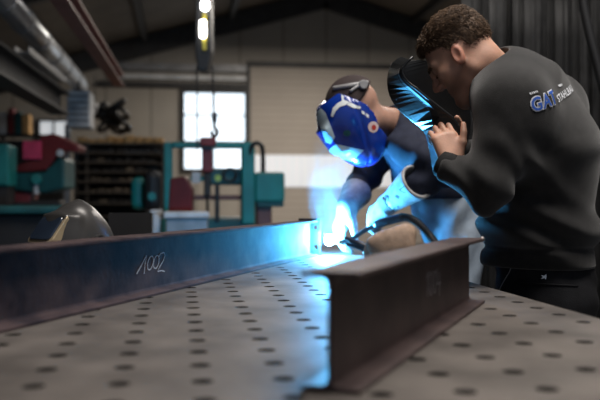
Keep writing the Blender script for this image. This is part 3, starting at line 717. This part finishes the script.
for i in sel:
    f = cq[list(fa[i])]; nn = np.cross(f[2]-f[0], f[3]-f[1]); nl = np.linalg.norm(nn)
    if nl < 1e-12: continue
    nn /= nl; c = cen[i]; 
    if nn@(c-np.array((0, -.01, .03))) < 0: nn = -nn
    c = c+rng.normal(0, .0025, 3)
    t = float(topness(c[0], c[1], c[2])); L = .010+.016*t*rng.uniform(.5, 1.1)
    if c[2] < hairline(c[0], c[1]+.014)+.004: L *= .5
    # combed back and up on top, downwards on the sides
    front = np.clip((c[1]-.0)/.06, 0, 1)
    g = np.array((rng.normal(0, .12)+.25, -.75+1.3*front, .1))*t+np.array((0, -.35, -.9))*(1-t)
    g = g+rng.normal(0, .07, 3); g = g-nn*(g@nn)*.8; g = nrm(g); dirn = nrm(g+nn*(.06+.16*t)); side = nrm(np.cross(dirn, nn))*(.0007+.0003*t)
    p = [c-nn*.003, c+dirn*L*.5+nn*.001, c+nrm(dirn-nn*.35)*L]
    b0 = len(SV); SV += [p[0]-side, p[0]+side, p[1]+side*.8, p[1]-side*.8, p[2], p[0]+nn*.0016, p[1]+nn*.0016]
    SF += [(b0, b0+5, b0+6, b0+3), (b0+5, b0+1, b0+2, b0+6), (b0+3, b0+6, b0+4), (b0+6, b0+2, b0+4), (b0, b0+3, b0+2, b0+1), (b0+3, b0+4, b0+2)]
for s in (-1, 1):                       # eyebrows
    for k in range(130):
        x = s*rng.uniform(.012, .048); c = np.array((x, .0, .0255-.12*max(0, abs(x)-.03)+rng.normal(0, .0022)))
        o_ = np.array((x, .2, c[2])); 
        h_, n_, i_, d_ = bvh_of((q[onhead], [])) if False else (None,)*4
        # march inwards onto the face
        ys = np.linspace(.115, .04, 60); dd = head_sdf(np.stack([np.full(60, x), ys, np.full(60, c[2])], 1)); j = int(np.argmax(dd < .0005)); c[1] = ys[j]
        dr = nrm((s*.9, -.25, .35+rng.normal(0, .2))); L = .008; sd = np.array((0, 0, .0006)); b0 = len(SV)
        SV += [c-sd, c+sd, c+dr*L+np.array((0, .001, 0)), c+np.array((0, .0015, 0))]; SF += [(b0, b0+3, b0+2), (b0+3, b0+1, b0+2), (b0, b0+2, b0+1)]
for s in (-1, 1):                       # lowered lashes
    for k in range(40):
        x = s*(.019+.024*k/39); ys = np.linspace(.115, .04, 90); z0 = -.001-.10*(abs(x)-.031)**2*40
        dd = head_sdf(np.stack([np.full(90, x), ys, np.full(90, z0)], 1)); j = int(np.argmax(dd < .0004)); c = np.array((x, ys[j], z0)); b0 = len(SV)
        SV += [c-np.array((.0007, 0, 0)), c+np.array((.0007, 0, 0)), c+np.array((s*.002, .006, -.003)), c+np.array((0, .0004, .0016))]; SF += [(b0, b0+1, b0+2), (b0, b0+2, b0+3), (b0+1, b0+3, b0+2)]
SV = fromhead(np.array(SV)) if SV else np.zeros((0, 3))
mesh('hair', join(capv, (SV, SF)), hair_m, man, True)
# sweatshirt
foldr = np.array([Wd(.3, 0, .95), Wd(-.5, .1, .85), Wd(.9, .2, .35)])
def sweat(p):
    d = seg(p, Pm(512, 90, 2.14), T1, lf, .11, .07, .175, .11)
    d = smin(d, seg(p, T1, T2, lf, .18, .118, .204, .143), .06); d = smin(d, seg(p, T2, T3, lf, .198, .143, .180, .140), .06); d = smin(d, seg(p, T3, T4, lw, .180, .142, .178, .133), .04)
    d = smin(d, cone(p, neck1, SHL, .058, .060), .13); d = smin(d, cone(p, neck1, SHR, .062, .062), .08)
    for (a, b, c) in ((SHL, ELL, WRL), (SHR, ELR, WRR)):
        arm = smin(cone(p, a, b, .076, .064), cone(p, b, c, .060, .041), .02)
        ab = nrm(b-a); t = (p-a)@ab/np.linalg.norm(b-a)
        arm = arm+.0035*np.sin((p-b)@nrm(ab+nrm(c-b)*.7)*95+np.sin(p@foldr[2]*40))*np.exp(-((t-.9)/.5)**2)
        d = smin(d, arm, .07)
    d = smin(d, seg(p, Pm(520, 205, 2.20), Pm(520, 285, 2.20), lw, .10, .105, .10, .105), .06)
    z = p[:, 2]; amp = .0085*np.exp(-((z-1.0)/.07)**2)+.0028*np.clip((1.27-z)/.08, .12, 1)
    d = d+amp*np.sin(p@foldr[0]*62+1.6*np.sin(p@foldr[2]*14))+.0032*np.exp(-((z-1.17)/.07)**2)*np.sin(p@foldr[1]*55+np.sin(p@foldr[2]*18))
    wv = np.sin(p@foldr[2]*17+1.3*np.sin(p@foldr[1]*9)); d = d+.0045*np.exp(-((z-1.09)/.10)**2)*np.sin(p@foldr[0]*34+2.4*wv)
    hem = T4[2]+.006; d = d+.006*np.exp(-((z-hem-.055)/.008)**2)*(z < 1.02)
    d = smax(d, (hem-z), .01)
    d = smax(d, -cone(p, neck0+(neck0-neck1)*.6, neck1+(neck1-neck0)*.02, .085, .058), .012)
    return d
lo, hi = bounds([SHL, SHR, ELL, ELR, WRL, WRR, T1, T4, Pm(600, 200, 2.18)], .16)
sv = nets(sweat, lo, hi, .0048); sw = mesh('sweatshirt', sv, sweat_m, man, True)
sb = bvh_of(sv)
# collar ring
nax = nrm(neck0-neck1); c0 = neck1+nax*.034; e1_ = nrm(np.cross(nax, lf)); e2_ = np.cross(nax, e1_); ring = []
for t in np.linspace(0, 2*math.pi, 41)[:-1]:
    ring.append(c0+(e1_*math.cos(t)+e2_*math.sin(t))*.0675+nax*.004*math.cos(2*t))
mesh('collar', tube(ring, .0095, 10, True), rib_m, man, True)
wd = nrm(WRL-ELL); cf = mesh('cuff', tube([WRL-wd*.02, WRL+wd*.012, WRL+wd*.034, WRL+wd*.036], [.041, .0385, .0365, .030], 20), rib_m, man, True)
wd2 = nrm(WRR-ELR); mesh('cuff', tube([WRR-wd2*.02, WRR+wd2*.012, WRR+wd2*.034], [.041, .0385, .0365], 20), rib_m, man, True)
# printed lettering on the back
back = -fw; axx = -lf*.985+up*-.0; axx = nrm(-lf); ayy = up
o_ = Pm(531, 109, 2.05); o_ = o_-fw*.3
tx, ty = nrm(-lf+up*.0), up
def on_back(vf, m, off, dx, dy, nm, rot=.0):
    v = np.array(vf[0]); c, s_ = math.cos(rot), math.sin(rot); x_, y_ = v[:, 0]+dx, v[:, 1]+dy
    v2 = np.stack([x_*c-y_*s_, x_*s_+y_*c, v[:, 2]], 1)
    ts = np.linspace(-.06, .30, 73); hit = decal((np.stack([ts, ts*.25, ts*0], 1), []), sb, LO, tx, ty, fw, 0)[0]
    al = np.r_[0, np.cumsum(np.linalg.norm(np.diff(hit-np.outer(hit@ty, ty), axis=0), axis=1))]; al -= np.interp(0, ts, al)
    v2[:, 0] = np.interp(v2[:, 0], al, ts)
    return mesh(nm, decal((v2, vf[1]), sb, LO, tx, ty, fw, off), m, sw)
def on_front(pts, bv, off=.003):
    out = []
    for px, py in pts:
        o = Vector((0, 0, CAMZ)); dd = Vector((Pm(px, py, 1.)-np.array((0, 0, CAMZ))).tolist()).normalized(); h, nn, i, t = bv.ray_cast(o, dd)
        if h is None: continue
        if nn.dot(dd) > 0: nn = -nn
        out.append(np.array(h+nn*off))
    return out
LO = on_front([(532, 112)], sb, 0)[0]
ROT = .30
o1 = on_back(text_mesh('GAT', .046, .0036, .1, 3, 1.1), logo_w, .0022, 0, 0, 'logo_outline', ROT)
o2 = on_back(text_mesh('GAT', .046, .0008, .1, 3, 1.1), logo_b, .0038, 0, 0, 'logo', ROT); o2['label'] = 'blue printed letters GAT with white outline'
st_ = text_mesh('STAHLBAU', .0235, .0006, .0, 2, 1.08); st_[0][:, 0] *= 1.35
o3 = on_back(st_, logo_w, .0026, .110, -.002, 'lettering', ROT)
def specks(ws, h):
    x, V, Fq = 0, [], []
    for w_ in ws: b0 = len(V); V += [(x, 0, 0), (x+w_, 0, 0), (x+w_, h, 0), (x, h, 0)]; Fq.append((b0, b0+1, b0+2, b0+3)); x += w_+.0018
    return np.array(V), Fq
o4 = on_back(specks((.004, .003, .004, .003, .003), .005), logo_w, .0026, .012, .041, 'small_print', ROT); o5 = on_back(specks((.004, .005, .004, .004), .005), logo_w, .0026, .175, .026, 'small_print', ROT)
# trousers
def trou(p):
    d = seg(p, T4+up*.02, PEL, lw, .155, .135, .165, .135)
    for hp, kn, an in legs:
        d = smin(d, cone(p, hp, kn, .098, .075), .03); d = smin(d, cone(p, kn, an, .072, .064), .02)
    d = d+.003*np.sin(p@foldr[0]*70+2*np.sin(p@foldr[2]*25))
    d = smax(d, p[:, 2]-(T4[2]+.03), .006); return smax(d, .06-p[:, 2], .006)
lo, hi = bounds([PEL, T4, legs[0][2]-up*.06, legs[1][2], legs[0][0], legs[1][0]], .2)
tv = nets(trou, lo, hi, .007); tr = mesh('trousers', tv, trou_m, man, True); tbv = bvh_of(tv)
# pocket seam, badge and belt
sp = on_front([(512.5, 266), (510, 272), (506, 279), (502, 286), (500, 291)], tbv)
if len(sp) > 2: mesh('pocket_seam', tube(sp, .0012, 6), seam_m, tr, True)
bd = on_front([(545, 277)], tbv, .002)
if bd:
    star = []
    for k in range(10):
        r = .011 if k % 2 == 0 else .004; a = 2*math.pi*k/10
        star.append(bd[0]+nrm(-lf)*0+Wd(1, 0, 0)*r*math.cos(a)*1.2+up*r*math.sin(a)*.8)
    mesh('badge', prism(star, Wd(0, .006, 0)), silver_m, tr)
for px0, px1 in ((520, 578),):
    fl = on_front([(px0+(px1-px0)*t, 283-6*math.sin(t*3)*.0+3*t) for t in np.linspace(0, 1, 12)], tbv, .001)
    if len(fl) > 3: mesh('pocket_edge', tube(fl, .003, 6), trou_m, tr, True)
for hp, kn, an in legs:
    def shoe(p, an=an):
        d = smin(cone(p, an-up*.04-fw*.03, an+fw*.10-up*.055, .045, .040), cone(p, an, an-up*.05, .05, .045), .03)
        d = smin(d, cone(p, an+fw*.10-up*.05, an+fw*.17-up*.055, .042, .035), .02); return smax(d, .002-p[:, 2], .004)
    lo, hi = bounds([an, an+fw*.2, an-fw*.05], .12); lo[2] = -.03
    mesh('shoe', nets(shoe, lo, hi, .006), shoe_m, man, True)

# ---------------------------------------------------------------- the held shield
far, ctr, near = 2.44, 2.30, 2.12
outer = [(402, 57), (393, 63), (388, 76), (389, 92), (396, 106), (410, 119), (424, 131), (430, 150), (434, 172), (441, 180)]
inner = [(410, 60), (402, 66), (398, 74), (403, 84), (412, 92), (423, 102), (431, 112), (435, 132), (439, 158), (445, 172)]
backe = [(422, 60), (436, 62), (450, 72), (460, 84), (467, 96), (470, 108), (471, 120), (470, 134), (466, 148), (458, 166)]
backn = [(413, 57), (405, 64), (402, 73), (408, 82), (418, 90), (430, 100), (444, 111), (456, 122), (461, 140), (456, 166)]
def rs(pl, n=28):
    p = np.array(pl, float); s = spline([np.array((x, y, 0.)) for x, y in p], 6); s = np.array(s)[:, :2]
    L = np.r_[0, np.cumsum(np.linalg.norm(np.diff(s, axis=0), axis=1))]; t = np.linspace(0, L[-1], n); return np.stack([np.interp(t, L, s[:, 0]), np.interp(t, L, s[:, 1])], 1)
ro, ri, rb_, rn_ = rs(outer), rs(inner), rs(backe), rs(backn)
V = []; Fs = []; n_ = len(ro)
Cn = np.array((0, 0, CAMZ))
for i in range(n_):
    o_far = Pm(*ro[i], 2.37); o_nr = Pm(*ro[i], 2.18); c_nr = Pm(*ri[i], 2.075); b_nr = Pm(*rn_[i], 2.045)
    shift = Wd(0, 1, 0); c_fr = Pm(*ri[i], 2.40); b_fr = Pm(*rb_[i], 2.39)
    V += [b_fr, c_fr, o_far, o_nr, c_nr, (c_nr+b_nr)/2+Wd(-.002, -.004, 0), b_nr]
for i in range(n_-1):
    for k in range(6): a = i*7+k; Fs.append((a, a+1, a+8, a+7))
base = Pm(445, 180, 2.25)
hs = mesh('welding_shield', (V, Fs), mask_m, smooth=False, org=base)
sm = hs.modifiers.new('Thick', 'SOLIDIFY'); sm.thickness = .004; sm.offset = 0
bv_ = hs.modifiers.new('Soft', 'BEVEL'); bv_.width = .004; bv_.segments = 2; bv_.limit_method = 'ANGLE'; bv_.angle_limit = .4
tag(hs, 'black welding shield held up before the face of the person in black', 'shield')
edge = [V[i*7+6] for i in range(n_)]; mesh('rim', tube(edge, .0035, 8), mask_m, hs, True)
edge = [V[i*7+4] for i in range(n_)]; mesh('ridge', tube(edge, .0028, 8), mask_m, hs, True)
mesh('handle', tube(spline([Pm(436, 124, 2.19), Pm(441, 132, 2.14), Pm(446, 141, 2.12), Pm(449, 152, 2.12), Pm(448, 160, 2.2)], 5), .011, 12), rubber_m, hs, True)

# ================================================================== WELDER
psw = math.radians(8)
wf = Wd(-math.cos(psw), math.sin(psw)*.2, 0); wf = nrm(wf); wl = nrm(np.cross(up, wf))
wl = wl if wl@Wd(0, -1, 0) > 0 else -wl
hp_ = math.radians(38); yaw = math.radians(-14)       # looks down at the weld, a little towards the viewer
gh = Wd(-math.cos(yaw), math.sin(yaw), 0); GF = gh*math.cos(hp_)-up*math.sin(hp_); GU = gh*math.sin(hp_)+up*math.cos(hp_); GL = np.cross(GU, GF); GL = GL if GL@Wd(0, -1, 0) > 0 else -GL
GO = P(358, 115, 3.18); GR = np.array([GL, GF, GU])
def tog(p): return (p-GO)@GR.T
def fromg(q): return np.asarray(q, float)@GR+GO
n0 = fromg((0, -.04, -.05)); n1 = P(398, 125, 3.34)
K1 = P(410, 138, 3.36); K2 = P(430, 175, 3.40); K3 = P(448, 212, 3.43); KP = P(455, 236, 3.44)
AL = (P(408, 148, 3.16), P(446, 170, 3.02), P(396, 199, 3.13)); AR = (P(392, 140, 3.54), P(362, 182, 3.56), P(348, 207, 3.36))
wlegs = []
for s in (1, -1):
    hp = KP+wl*s*.095-up*.03; kn = hp+wf*.03+wl*s*.02; kn[2] = .47; an = kn-wf*.04; an[2] = .09; wlegs.append((hp, kn, an))
ghl = hand_prims(P(386, 206, 3.18), nrm(P(365, 221, 3.28)-P(386, 206, 3.18)), nrm(Wd(.0, -.75, .6)), nrm(Wd(-.6, -.2, .5)), (.45, .75, .5), 1.05, .12, (.7, .7, -.5), 1.3)
ghr = hand_prims(P(348, 206, 3.36), nrm(Wd(-.35, -.1, -.9)), nrm(Wd(-.7, -.3, .5)), nrm(Wd(.3, -.9, 0)), (.35, .6, .5), 1.1, .1, (.8, .6, -.3), 1.3)
thin = [(a, b, ra*.72, rb*.72, pl) for a, b, ra, rb, pl in ghl], [(a, b, ra*.72, rb*.72, pl) for a, b, ra, rb, pl in ghr]
def w_body(p):
    d = head_sdf(tog(p)); d = smin(d, cone(p, n0, n1, .055, .065), .03)
    d = smin(d, seg(p, K1, K2, wl, .13, .08, .14, .09), .06); d = smin(d, seg(p, K2, K3, wl, .14, .09, .13, .085), .05); d = smin(d, seg(p, K3, KP, wl, .13, .085, .14, .09), .05)
    for (a, b, c) in (AL, AR): d = smin(d, cone(p, a, b, .048, .038), .03); d = smin(d, cone(p, b, c, .036, .026), .015)
    for t in thin: d = smin(d, hand_sdf(p, t), .012)
    for hp, kn, an in wlegs: d = smin(d, cone(p, hp, kn, .075, .05), .03); d = smin(d, cone(p, kn, an, .048, .035), .015); d = smin(d, cone(p, an-up*.05, an+wf*.14-up*.055, .03, .022), .02)
    return d
lo, hi = bounds([GO-.12, GO+.12, *AL, *AR, K1, KP, wlegs[0][2]-up*.08, wlegs[1][2], wlegs[0][2]+wf*.18, wlegs[1][2]+wf*.18, P(350, 240, 3.2)], .12)
ft = KP.copy(); ft[2] = 0
skin2 = mat('welder skin', (.40, .23, .17), .5, 0, .12, 30, sss=.1)
wm = mesh('person', nets(w_body, lo, hi, .006), skin2, smooth=True, org=ft)
tag(wm, 'person in a blue welding helmet and grey gauntlets bending over the bright weld', 'person')
def jack(p):
    d = seg(p, P(402, 130, 3.35), K1, wl, .12, .075, .17, .105); d = smin(d, seg(p, K1, K2, wl, .185, .125, .19, .14), .06); d = smin(d, seg(p, K2, K3, wl, .19, .14, .17, .13), .05)
    d = smin(d, cone(p, n1, AL[0], .065, .07), .05); d = smin(d, cone(p, n1, AR[0], .065, .07), .05)
    for (a, b, c) in (AL, AR):
        arm = smin(cone(p, a, b, .074, .062), cone(p, b, c, .058, .045), .02); arm = arm+.004*np.sin(p@nrm(b-a)*80+np.sin(p@foldr[2]*30)); d = smin(d, arm, .03)
    d = d+.004*np.sin(p@foldr[0]*50+2*np.sin(p@foldr[2]*14))
    d = smax(d, -cone(p, n0+(n0-n1)*.6, n1, .09, .06), .01)
    return smax(d, P(0, 199, 3.43)[2]-p[:, 2], .01)
lo, hi = bounds([*AL, *AR, K1, K3], .2); mesh('jacket', nets(jack, lo, hi, .007), jacket_m, wm, True)
def wtr(p):
    d = seg(p, K2, K3, wl, .175, .128, .165, .122); d = smin(d, seg(p, K3, KP, wl, .165, .122, .165, .125), .05)
    for hp, kn, an in wlegs: d = smin(d, cone(p, hp, kn, .105, .08), .03); d = smin(d, cone(p, kn, an, .075, .065), .02)
    d = d+.004*np.sin(p@foldr[1]*55+2*np.sin(p@foldr[2]*22)); d = smax(d, p[:, 2]-P(0, 193, 3.43)[2], .006); return smax(d, .06-p[:, 2], .006)
lo, hi = bounds([K2, K3, KP, wlegs[0][2]-up*.05, wlegs[1][2]], .22); mesh('trousers', nets(wtr, lo, hi, .008), jean_m, wm, True)
for hp, kn, an in wlegs:
    def shoe(p, an=an):
        d = smin(cone(p, an-up*.04-wf*.03, an+wf*.10-up*.055, .045, .040), cone(p, an, an-up*.05, .05, .045), .03)
        d = smin(d, cone(p, an+wf*.10-up*.05, an+wf*.17-up*.055, .042, .035), .02); return smax(d, .002-p[:, 2], .004)
    lo, hi = bounds([an, an+wf*.2, an-wf*.05], .12); lo[2] = -.03; mesh('shoe', nets(shoe, lo, hi, .007), shoe_m, wm, True)
# gauntlets
cuffL = P(418, 181, 3.03); dc = nrm(cuffL-P(386, 206, 3.18))
def gl1(p):
    d = hand_sdf(p, ghl); c = cone(p, P(389, 203, 3.17), cuffL, .040, .070); c = smax(c, (p-cuffL)@dc, .006); c = smax(c, -cone(p, P(394, 199, 3.14), cuffL+dc*.1, .05, .078)-.010, .004)
    return smin(d, c, .03)
lo, hi = bounds([P(360, 240, 3.25), cuffL, P(386, 206, 3.18)], .12); g1 = nets(gl1, lo, hi, .0045); G1 = mesh('gauntlet', g1, glove_m, wm, True); G1['label'] = 'wide cuffed grey gauntlet nearer the viewer'
gb = bvh_of(g1)
for pl in ([(399, 190), (404, 186), (409, 189), (405, 193)], [(389, 197), (394, 203), (399, 206), (398, 208), (392, 206), (387, 200)], [(405, 182), (409, 180), (412, 184), (408, 185)], [(396, 194), (400, 196), (399, 199), (395, 197)]):
    pts = on_front(pl, gb, .0015)
    if len(pts) == len(pl): mesh('print', (pts, [tuple(range(len(pts)))]), glovemark_m, G1)
cuffR = P(357, 192, 3.46); dcr = nrm(cuffR-P(348, 206, 3.36))
def gl2(p):
    d = hand_sdf(p, ghr); c = cone(p, P(348, 206, 3.36), cuffR, .042, .066); c = smax(c, (p-cuffR)@dcr, .006); return smin(d, c, .03)
lo, hi = bounds([P(340, 235, 3.3), cuffR, P(348, 206, 3.36)], .13); mesh('gauntlet', nets(gl2, lo, hi, .005), glove_m, wm, True)
# helmet worn by the welder
def whelm(p):
    q = tog(p); d = ell(q, (0, .03, .0), (.112, .125, .150))
    d = smin(d, ell(q, (0, .085, -.035), (.080, .060, .105)), .05); d = smin(d, ell(q, (0, .05, -.11), (.075, .07, .07)), .05)
    bx = np.abs(q-np.array((0, .128, -.012)))-np.array((.062, .022, .048)); d = smin(d, np.linalg.norm(np.maximum(bx, 0), axis=1)+np.minimum(bx.max(1), 0)-.008, .025)
    d = d+.006*np.exp(-((q[:, 2]-.06+.5*(q[:, 1]-.05))/.008)**2)*0
    grv = np.abs(q[:, 1]-.035+.35*q[:, 2]); d = d+.004*np.exp(-(grv/.006)**2)
    ins = ell(q, (0, .01, -.01), (.100, .125, .135)); d = smax(d, -ins, .006)
    back = -(q[:, 1]+.022-.55*np.maximum(q[:, 2]-.02, 0)-.25*np.minimum(q[:, 2], 0)); d = smax(d, back, .006)
    return smax(d, q[:, 2]-.118, .006)
hv = nets(whelm, GO-.24, GO+.24, .0045); wh = mesh('welding_helmet', hv, helm_m, wm, True); wh['label'] = 'glossy blue helmet shell with white decals'
hb_ = bvh_of(hv)
def gface(pts, y0, dep): return prism([fromg((x, y0, z)) for x, z in pts], GF*dep)

def hel_decal(nm, px, m, off=.002):
    c = np.mean(px, 0); pl = polyfill([(x-c[0], -(y-c[1])) for x, y in px], 3.0); v = pl[0]
    pts = []; ok = []
    for x, y in v[:, :2]:
        r = on_front([(c[0]+x, c[1]-y)], hb_, off); ok.append(bool(r)); pts.append(r[0] if r else GO)
    fs = [f for f in pl[1] if all(ok[i] for i in f)]
    keep = sorted({i for f in fs for i in f}); mp_ = {k: n for n, k in enumerate(keep)}
    if fs: mesh(nm, ([pts[i] for i in keep], [tuple(mp_[i] for i in f) for f in fs]), m, wh)
hel_decal('swoosh', [(331, 116), (333, 108), (338, 103), (344, 100), (349, 102), (346, 105), (340, 107), (336, 111), (333, 117)], decal_m)
hel_decal('swoosh', [(349, 102), (355, 105), (361, 107), (360, 109), (353, 108), (347, 105)], decal_m)
hel_decal('swoosh', [(341, 92), (343, 92), (344, 100), (342, 101)], decal_m)
for xx in (363.5, 367.5): hel_decal('lettering', [(xx-1.7, 110+(xx-363)*.7), (xx+1.2, 112+(xx-363)*.7), (xx+.8, 115+(xx-363)*.7), (xx-2, 112.8+(xx-363)*.7)], decal_m)
hel_decal('arc_light_on_window', [(316, 114), (321, 108), (326, 113), (335, 137), (331, 144), (326, 142)], arclit_m)  # front window edge, arc glare painted on as a pale patch
hel_decal('arc_light_on_underside', [(328, 150), (336, 144), (364, 150), (352, 161), (338, 157)], arclit_m)  # underside of the window housing, arc light painted pale, no glass here
circ = lambda cx, cy, rx, ry: [(cx+rx*math.cos(t), cy+ry*math.sin(t)) for t in np.linspace(0, 6.283, 17)[:-1]]
hel_decal('sticker', circ(373, 127, 5.2, 5.6), mat('pink white sticker', (.8, .62, .6), .5), .002); hel_decal('sticker_print', circ(373.4, 127.3, 2.2, 2.6), red_m, .0035)
hel_decal('adjust_knob', circ(347, 133, 3.6, 3), mat('dark teal knob', (.01, .10, .12), .3), .003)
# cap and headband
def capw(p):
    q = tog(p); d = ell(q, (0, -.012, .048), (.092, .110, .106)); return smax(d, .045-.25*q[:, 1]-q[:, 2], .006)
capw_v = nets(capw, GO-.2, GO+.22, .006); mesh('cap', capw_v, cap_m, wm, True)
allb = join(hv, capw_v); ab_ = bvh_of(allb)
mesh('headband', tube(spline(on_front([(322, 99), (326, 93), (334, 89), (345, 87), (356, 85), (367, 83)], ab_, .004), 4), .0085, 8), strap_m, wm, True)
mesh('headband', tube(spline(on_front([(350, 92), (356, 88), (362, 85)], ab_, .006), 4), .006, 8), strap_m, wm, True)
c = on_front([(362, 85)], ab_, .0)[0]; mesh('headband_knob', cyl(c-GL*.01, c+GL*.022, .017, 16), strap_m, wm, bevel=.003)

# ================================================================== TORCH, ARC, SMOKE, TAN GLOVE
tp = [P(335, 242, 3.30), P(343, 242, 3.22), P(352, 239, 3.20), P(364, 231, 3.17), P(376, 225, 3.14), P(388, 221, 3.10), P(403, 217, 3.06)]
to = empty('welding_torch', tp[0], 'dark welding torch with ribbed black hose in the grey gauntlet', 'torch')
mesh('nozzle', tube([tp[0], tp[1]], [.009, .011], 14), copper_m, to, True); mesh('neck', tube(spline(tp[1:5], 6), .0085, 12), torch_m, to, True); mesh('grip', tube(spline(tp[4:], 6), .016, 14), torch_m, to, True)
hsp = spline([P(403, 217, 3.06), P(412, 219, 3.04), P(421, 226, 3.03), P(430, 236, 3.02), P(437, 247, 3.0), P(441, 262, 3.02), P(446, 300, 3.1)], 10)
kk = mesh('hose', tube(hsp, .011, 12), rubber_m, to, True)
for i in range(1, 48, 2): mesh('rib', tube([hsp[i]-nrm(hsp[i+1]-hsp[i])*.003, hsp[i]+nrm(hsp[i+1]-hsp[i])*.003], .0145, 12), rubber_m, kk)
# rod leaning from the table towards the arc
tag(mesh('ground_clamp', join(tube([P(345, 238, 3.06), P(360, 244, 3.04), P(376, 251, 3.02)], [.007, .012, .011], 10), tube([P(346, 244, 3.06), P(360, 247.5, 3.04), P(376, 254, 3.02)], [.006, .010, .010], 10)), torch_m, smooth=True), 'dark tong shaped clamp lying on the table below the weld', 'clamp')
gc = P(388, 248, 2.97); gc[2] = TOP
lg = hand_prims(P(406, 233, 2.97), nrm(Wd(-.9, .45, -.25)), up, nrm(Wd(0, -1, 0)), (.4, .6, .5), 1.0, .08, (.8, .7, .2), 1.7)
def tg(p):
    q = p-gc; d = hand_sdf(p, lg); d = smin(d, ell(p, gc+Wd(-.005, 0, .045), (.062, .055, .05)), .04); d = smin(d, ell(p, gc+Wd(.05, -.01, .055), (.045, .045, .055)), .03); return smax(d, TOP+.001-p[:, 2], .004)
lo, hi = bounds([gc, P(340, 240, 2.95), P(420, 225, 2.95)], .12); tag(mesh('leather_glove', nets(tg, lo, hi, .005), tan_m, smooth=True), 'tan leather glove lying on the table under the grey gauntlet', 'glove')

arc = P(329, 240, 3.285)
bm = bmesh.new(); bmesh.ops.create_icosphere(bm, subdivisions=3, radius=.016); av = [np.array(v.co)*np.array((1, 1, 1.3))+arc for v in bm.verts]; af = [tuple(v.index for v in f.verts) for f in bm.faces]; bm.free()
tag(mesh('welding_arc', (av, af), arc_m, smooth=True), 'white hot welding arc at the end plate of the 1002 beam', 'arc')

# smoke column
bm = bmesh.new(); bmesh.ops.create_icosphere(bm, subdivisions=4, radius=1.0)
sc_ = P(329, 188, 3.24); sv_ = []
for v in bm.verts:
    x, y, z = v.co; w = .10+.02*z; sv_.append(sc_+np.array((x*w+.02*z, y*w, z*.24)))
sf_ = [tuple(v.index for v in f.verts) for f in bm.faces]; bm.free()
sm_ = bpy.data.materials.new('weld smoke'); sm_.use_nodes = True; nt = sm_.node_tree; nt.nodes.clear()
out = nt.nodes.new('ShaderNodeOutputMaterial'); vol = nt.nodes.new('ShaderNodeVolumeScatter'); vol.inputs['Color'].default_value = (.9, .95, 1, 1); vol.inputs['Anisotropy'].default_value = .1
tc = nt.nodes.new('ShaderNodeTexCoord'); mp = nt.nodes.new('ShaderNodeMapping'); mp.inputs['Scale'].default_value = (1, 1, .45); nz = nt.nodes.new('ShaderNodeTexNoise'); nz.inputs['Scale'].default_value = 16; nz.inputs['Detail'].default_value = 3; nz.inputs['Distortion'].default_value = 1.2
nt.links.new(tc.outputs['Object'], mp.inputs[0]); nt.links.new(mp.outputs[0], nz.inputs['Vector'])
mr = nt.nodes.new('ShaderNodeMapRange'); mr.inputs['From Min'].default_value = .42; mr.inputs['From Max'].default_value = .72; mr.inputs['To Min'].default_value = 0; mr.inputs['To Max'].default_value = 5.
nt.links.new(nz.outputs['Fac'], mr.inputs['Value'])
# fade towards the edge of the column
gr = nt.nodes.new('ShaderNodeTexCoord'); mp2 = nt.nodes.new('ShaderNodeMapping'); mp2.inputs['Location'].default_value = (0, 0, -1.0); mp2.inputs['Scale'].default_value = (10.5, 10.5, 4.1)
nt.links.new(gr.outputs['Object'], mp2.inputs[0]); vl = nt.nodes.new('ShaderNodeVectorMath'); vl.operation = 'LENGTH'; nt.links.new(mp2.outputs[0], vl.inputs[0])
mr2 = nt.nodes.new('ShaderNodeMapRange'); mr2.inputs['From Min'].default_value = .25; mr2.inputs['From Max'].default_value = 1.; mr2.inputs['To Min'].default_value = 1; mr2.inputs['To Max'].default_value = 0
nt.links.new(vl.outputs['Value'], mr2.inputs['Value'])
mu = nt.nodes.new('ShaderNodeMath'); mu.operation = 'MULTIPLY'; nt.links.new(mr.outputs[0], mu.inputs[0]); nt.links.new(mr2.outputs[0], mu.inputs[1]); nt.links.new(mu.outputs[0], vol.inputs['Density'])
nt.links.new(vol.outputs[0], out.inputs['Volume'])
tag(mesh('smoke', (sv_, sf_), sm_, smooth=True), 'pale blue welding smoke rising above the bright weld', 'smoke', kind='stuff')

# ================================================================== LIGHT AND CAMERA
wd_ = bpy.data.worlds.new('World'); SC.world = wd_; wd_.use_nodes = True
bg = wd_.node_tree.nodes['Background']; bg.inputs['Color'].default_value = (.62, .72, .9, 1); bg.inputs['Strength'].default_value = .20
def area(name, loc, sx, sy, e, col, rot=(0, 0, 0)):
    l = bpy.data.lights.new(name, 'AREA'); l.shape = 'RECTANGLE'; l.size = sx; l.size_y = sy; l.energy = e; l.color = col
    o = bpy.data.objects.new(name, l); COL.objects.link(o); o.location = loc; o.rotation_euler = rot; return o
area('unseen_fill_light', (1.3, 1.5, 4.6), 1.6, 3.0, 230, (1, .94, .88))  # unseen overhead fill lights, added to brighten table, man and background
area('unseen_fill_light', (4.3, 8.5, 5.0), 1.0, 4.0, 150, (1, .93, .85))
area('unseen_fill_light', (2.8, 15.5, 4.8), 3.0, 1.5, 430, (1, .92, .82))
cam = bpy.data.cameras.new('Camera'); cam.lens = 50; cam.sensor_width = 36; cam.clip_start = .05
co = bpy.data.objects.new('Camera', cam); COL.objects.link(co); co.location = (0, 0, CAMZ); co.rotation_euler = (math.pi/2, 0, -TH)
cam.dof.use_dof = True; cam.dof.focus_distance = 2.25; cam.dof.aperture_fstop = 2.8
SC.camera = co
SC.view_settings.view_transform = 'Standard'; SC.view_settings.look = 'None'; SC.view_settings.gamma = 1; SC.view_settings.exposure = 0; SC.view_settings.use_curve_mapping = False
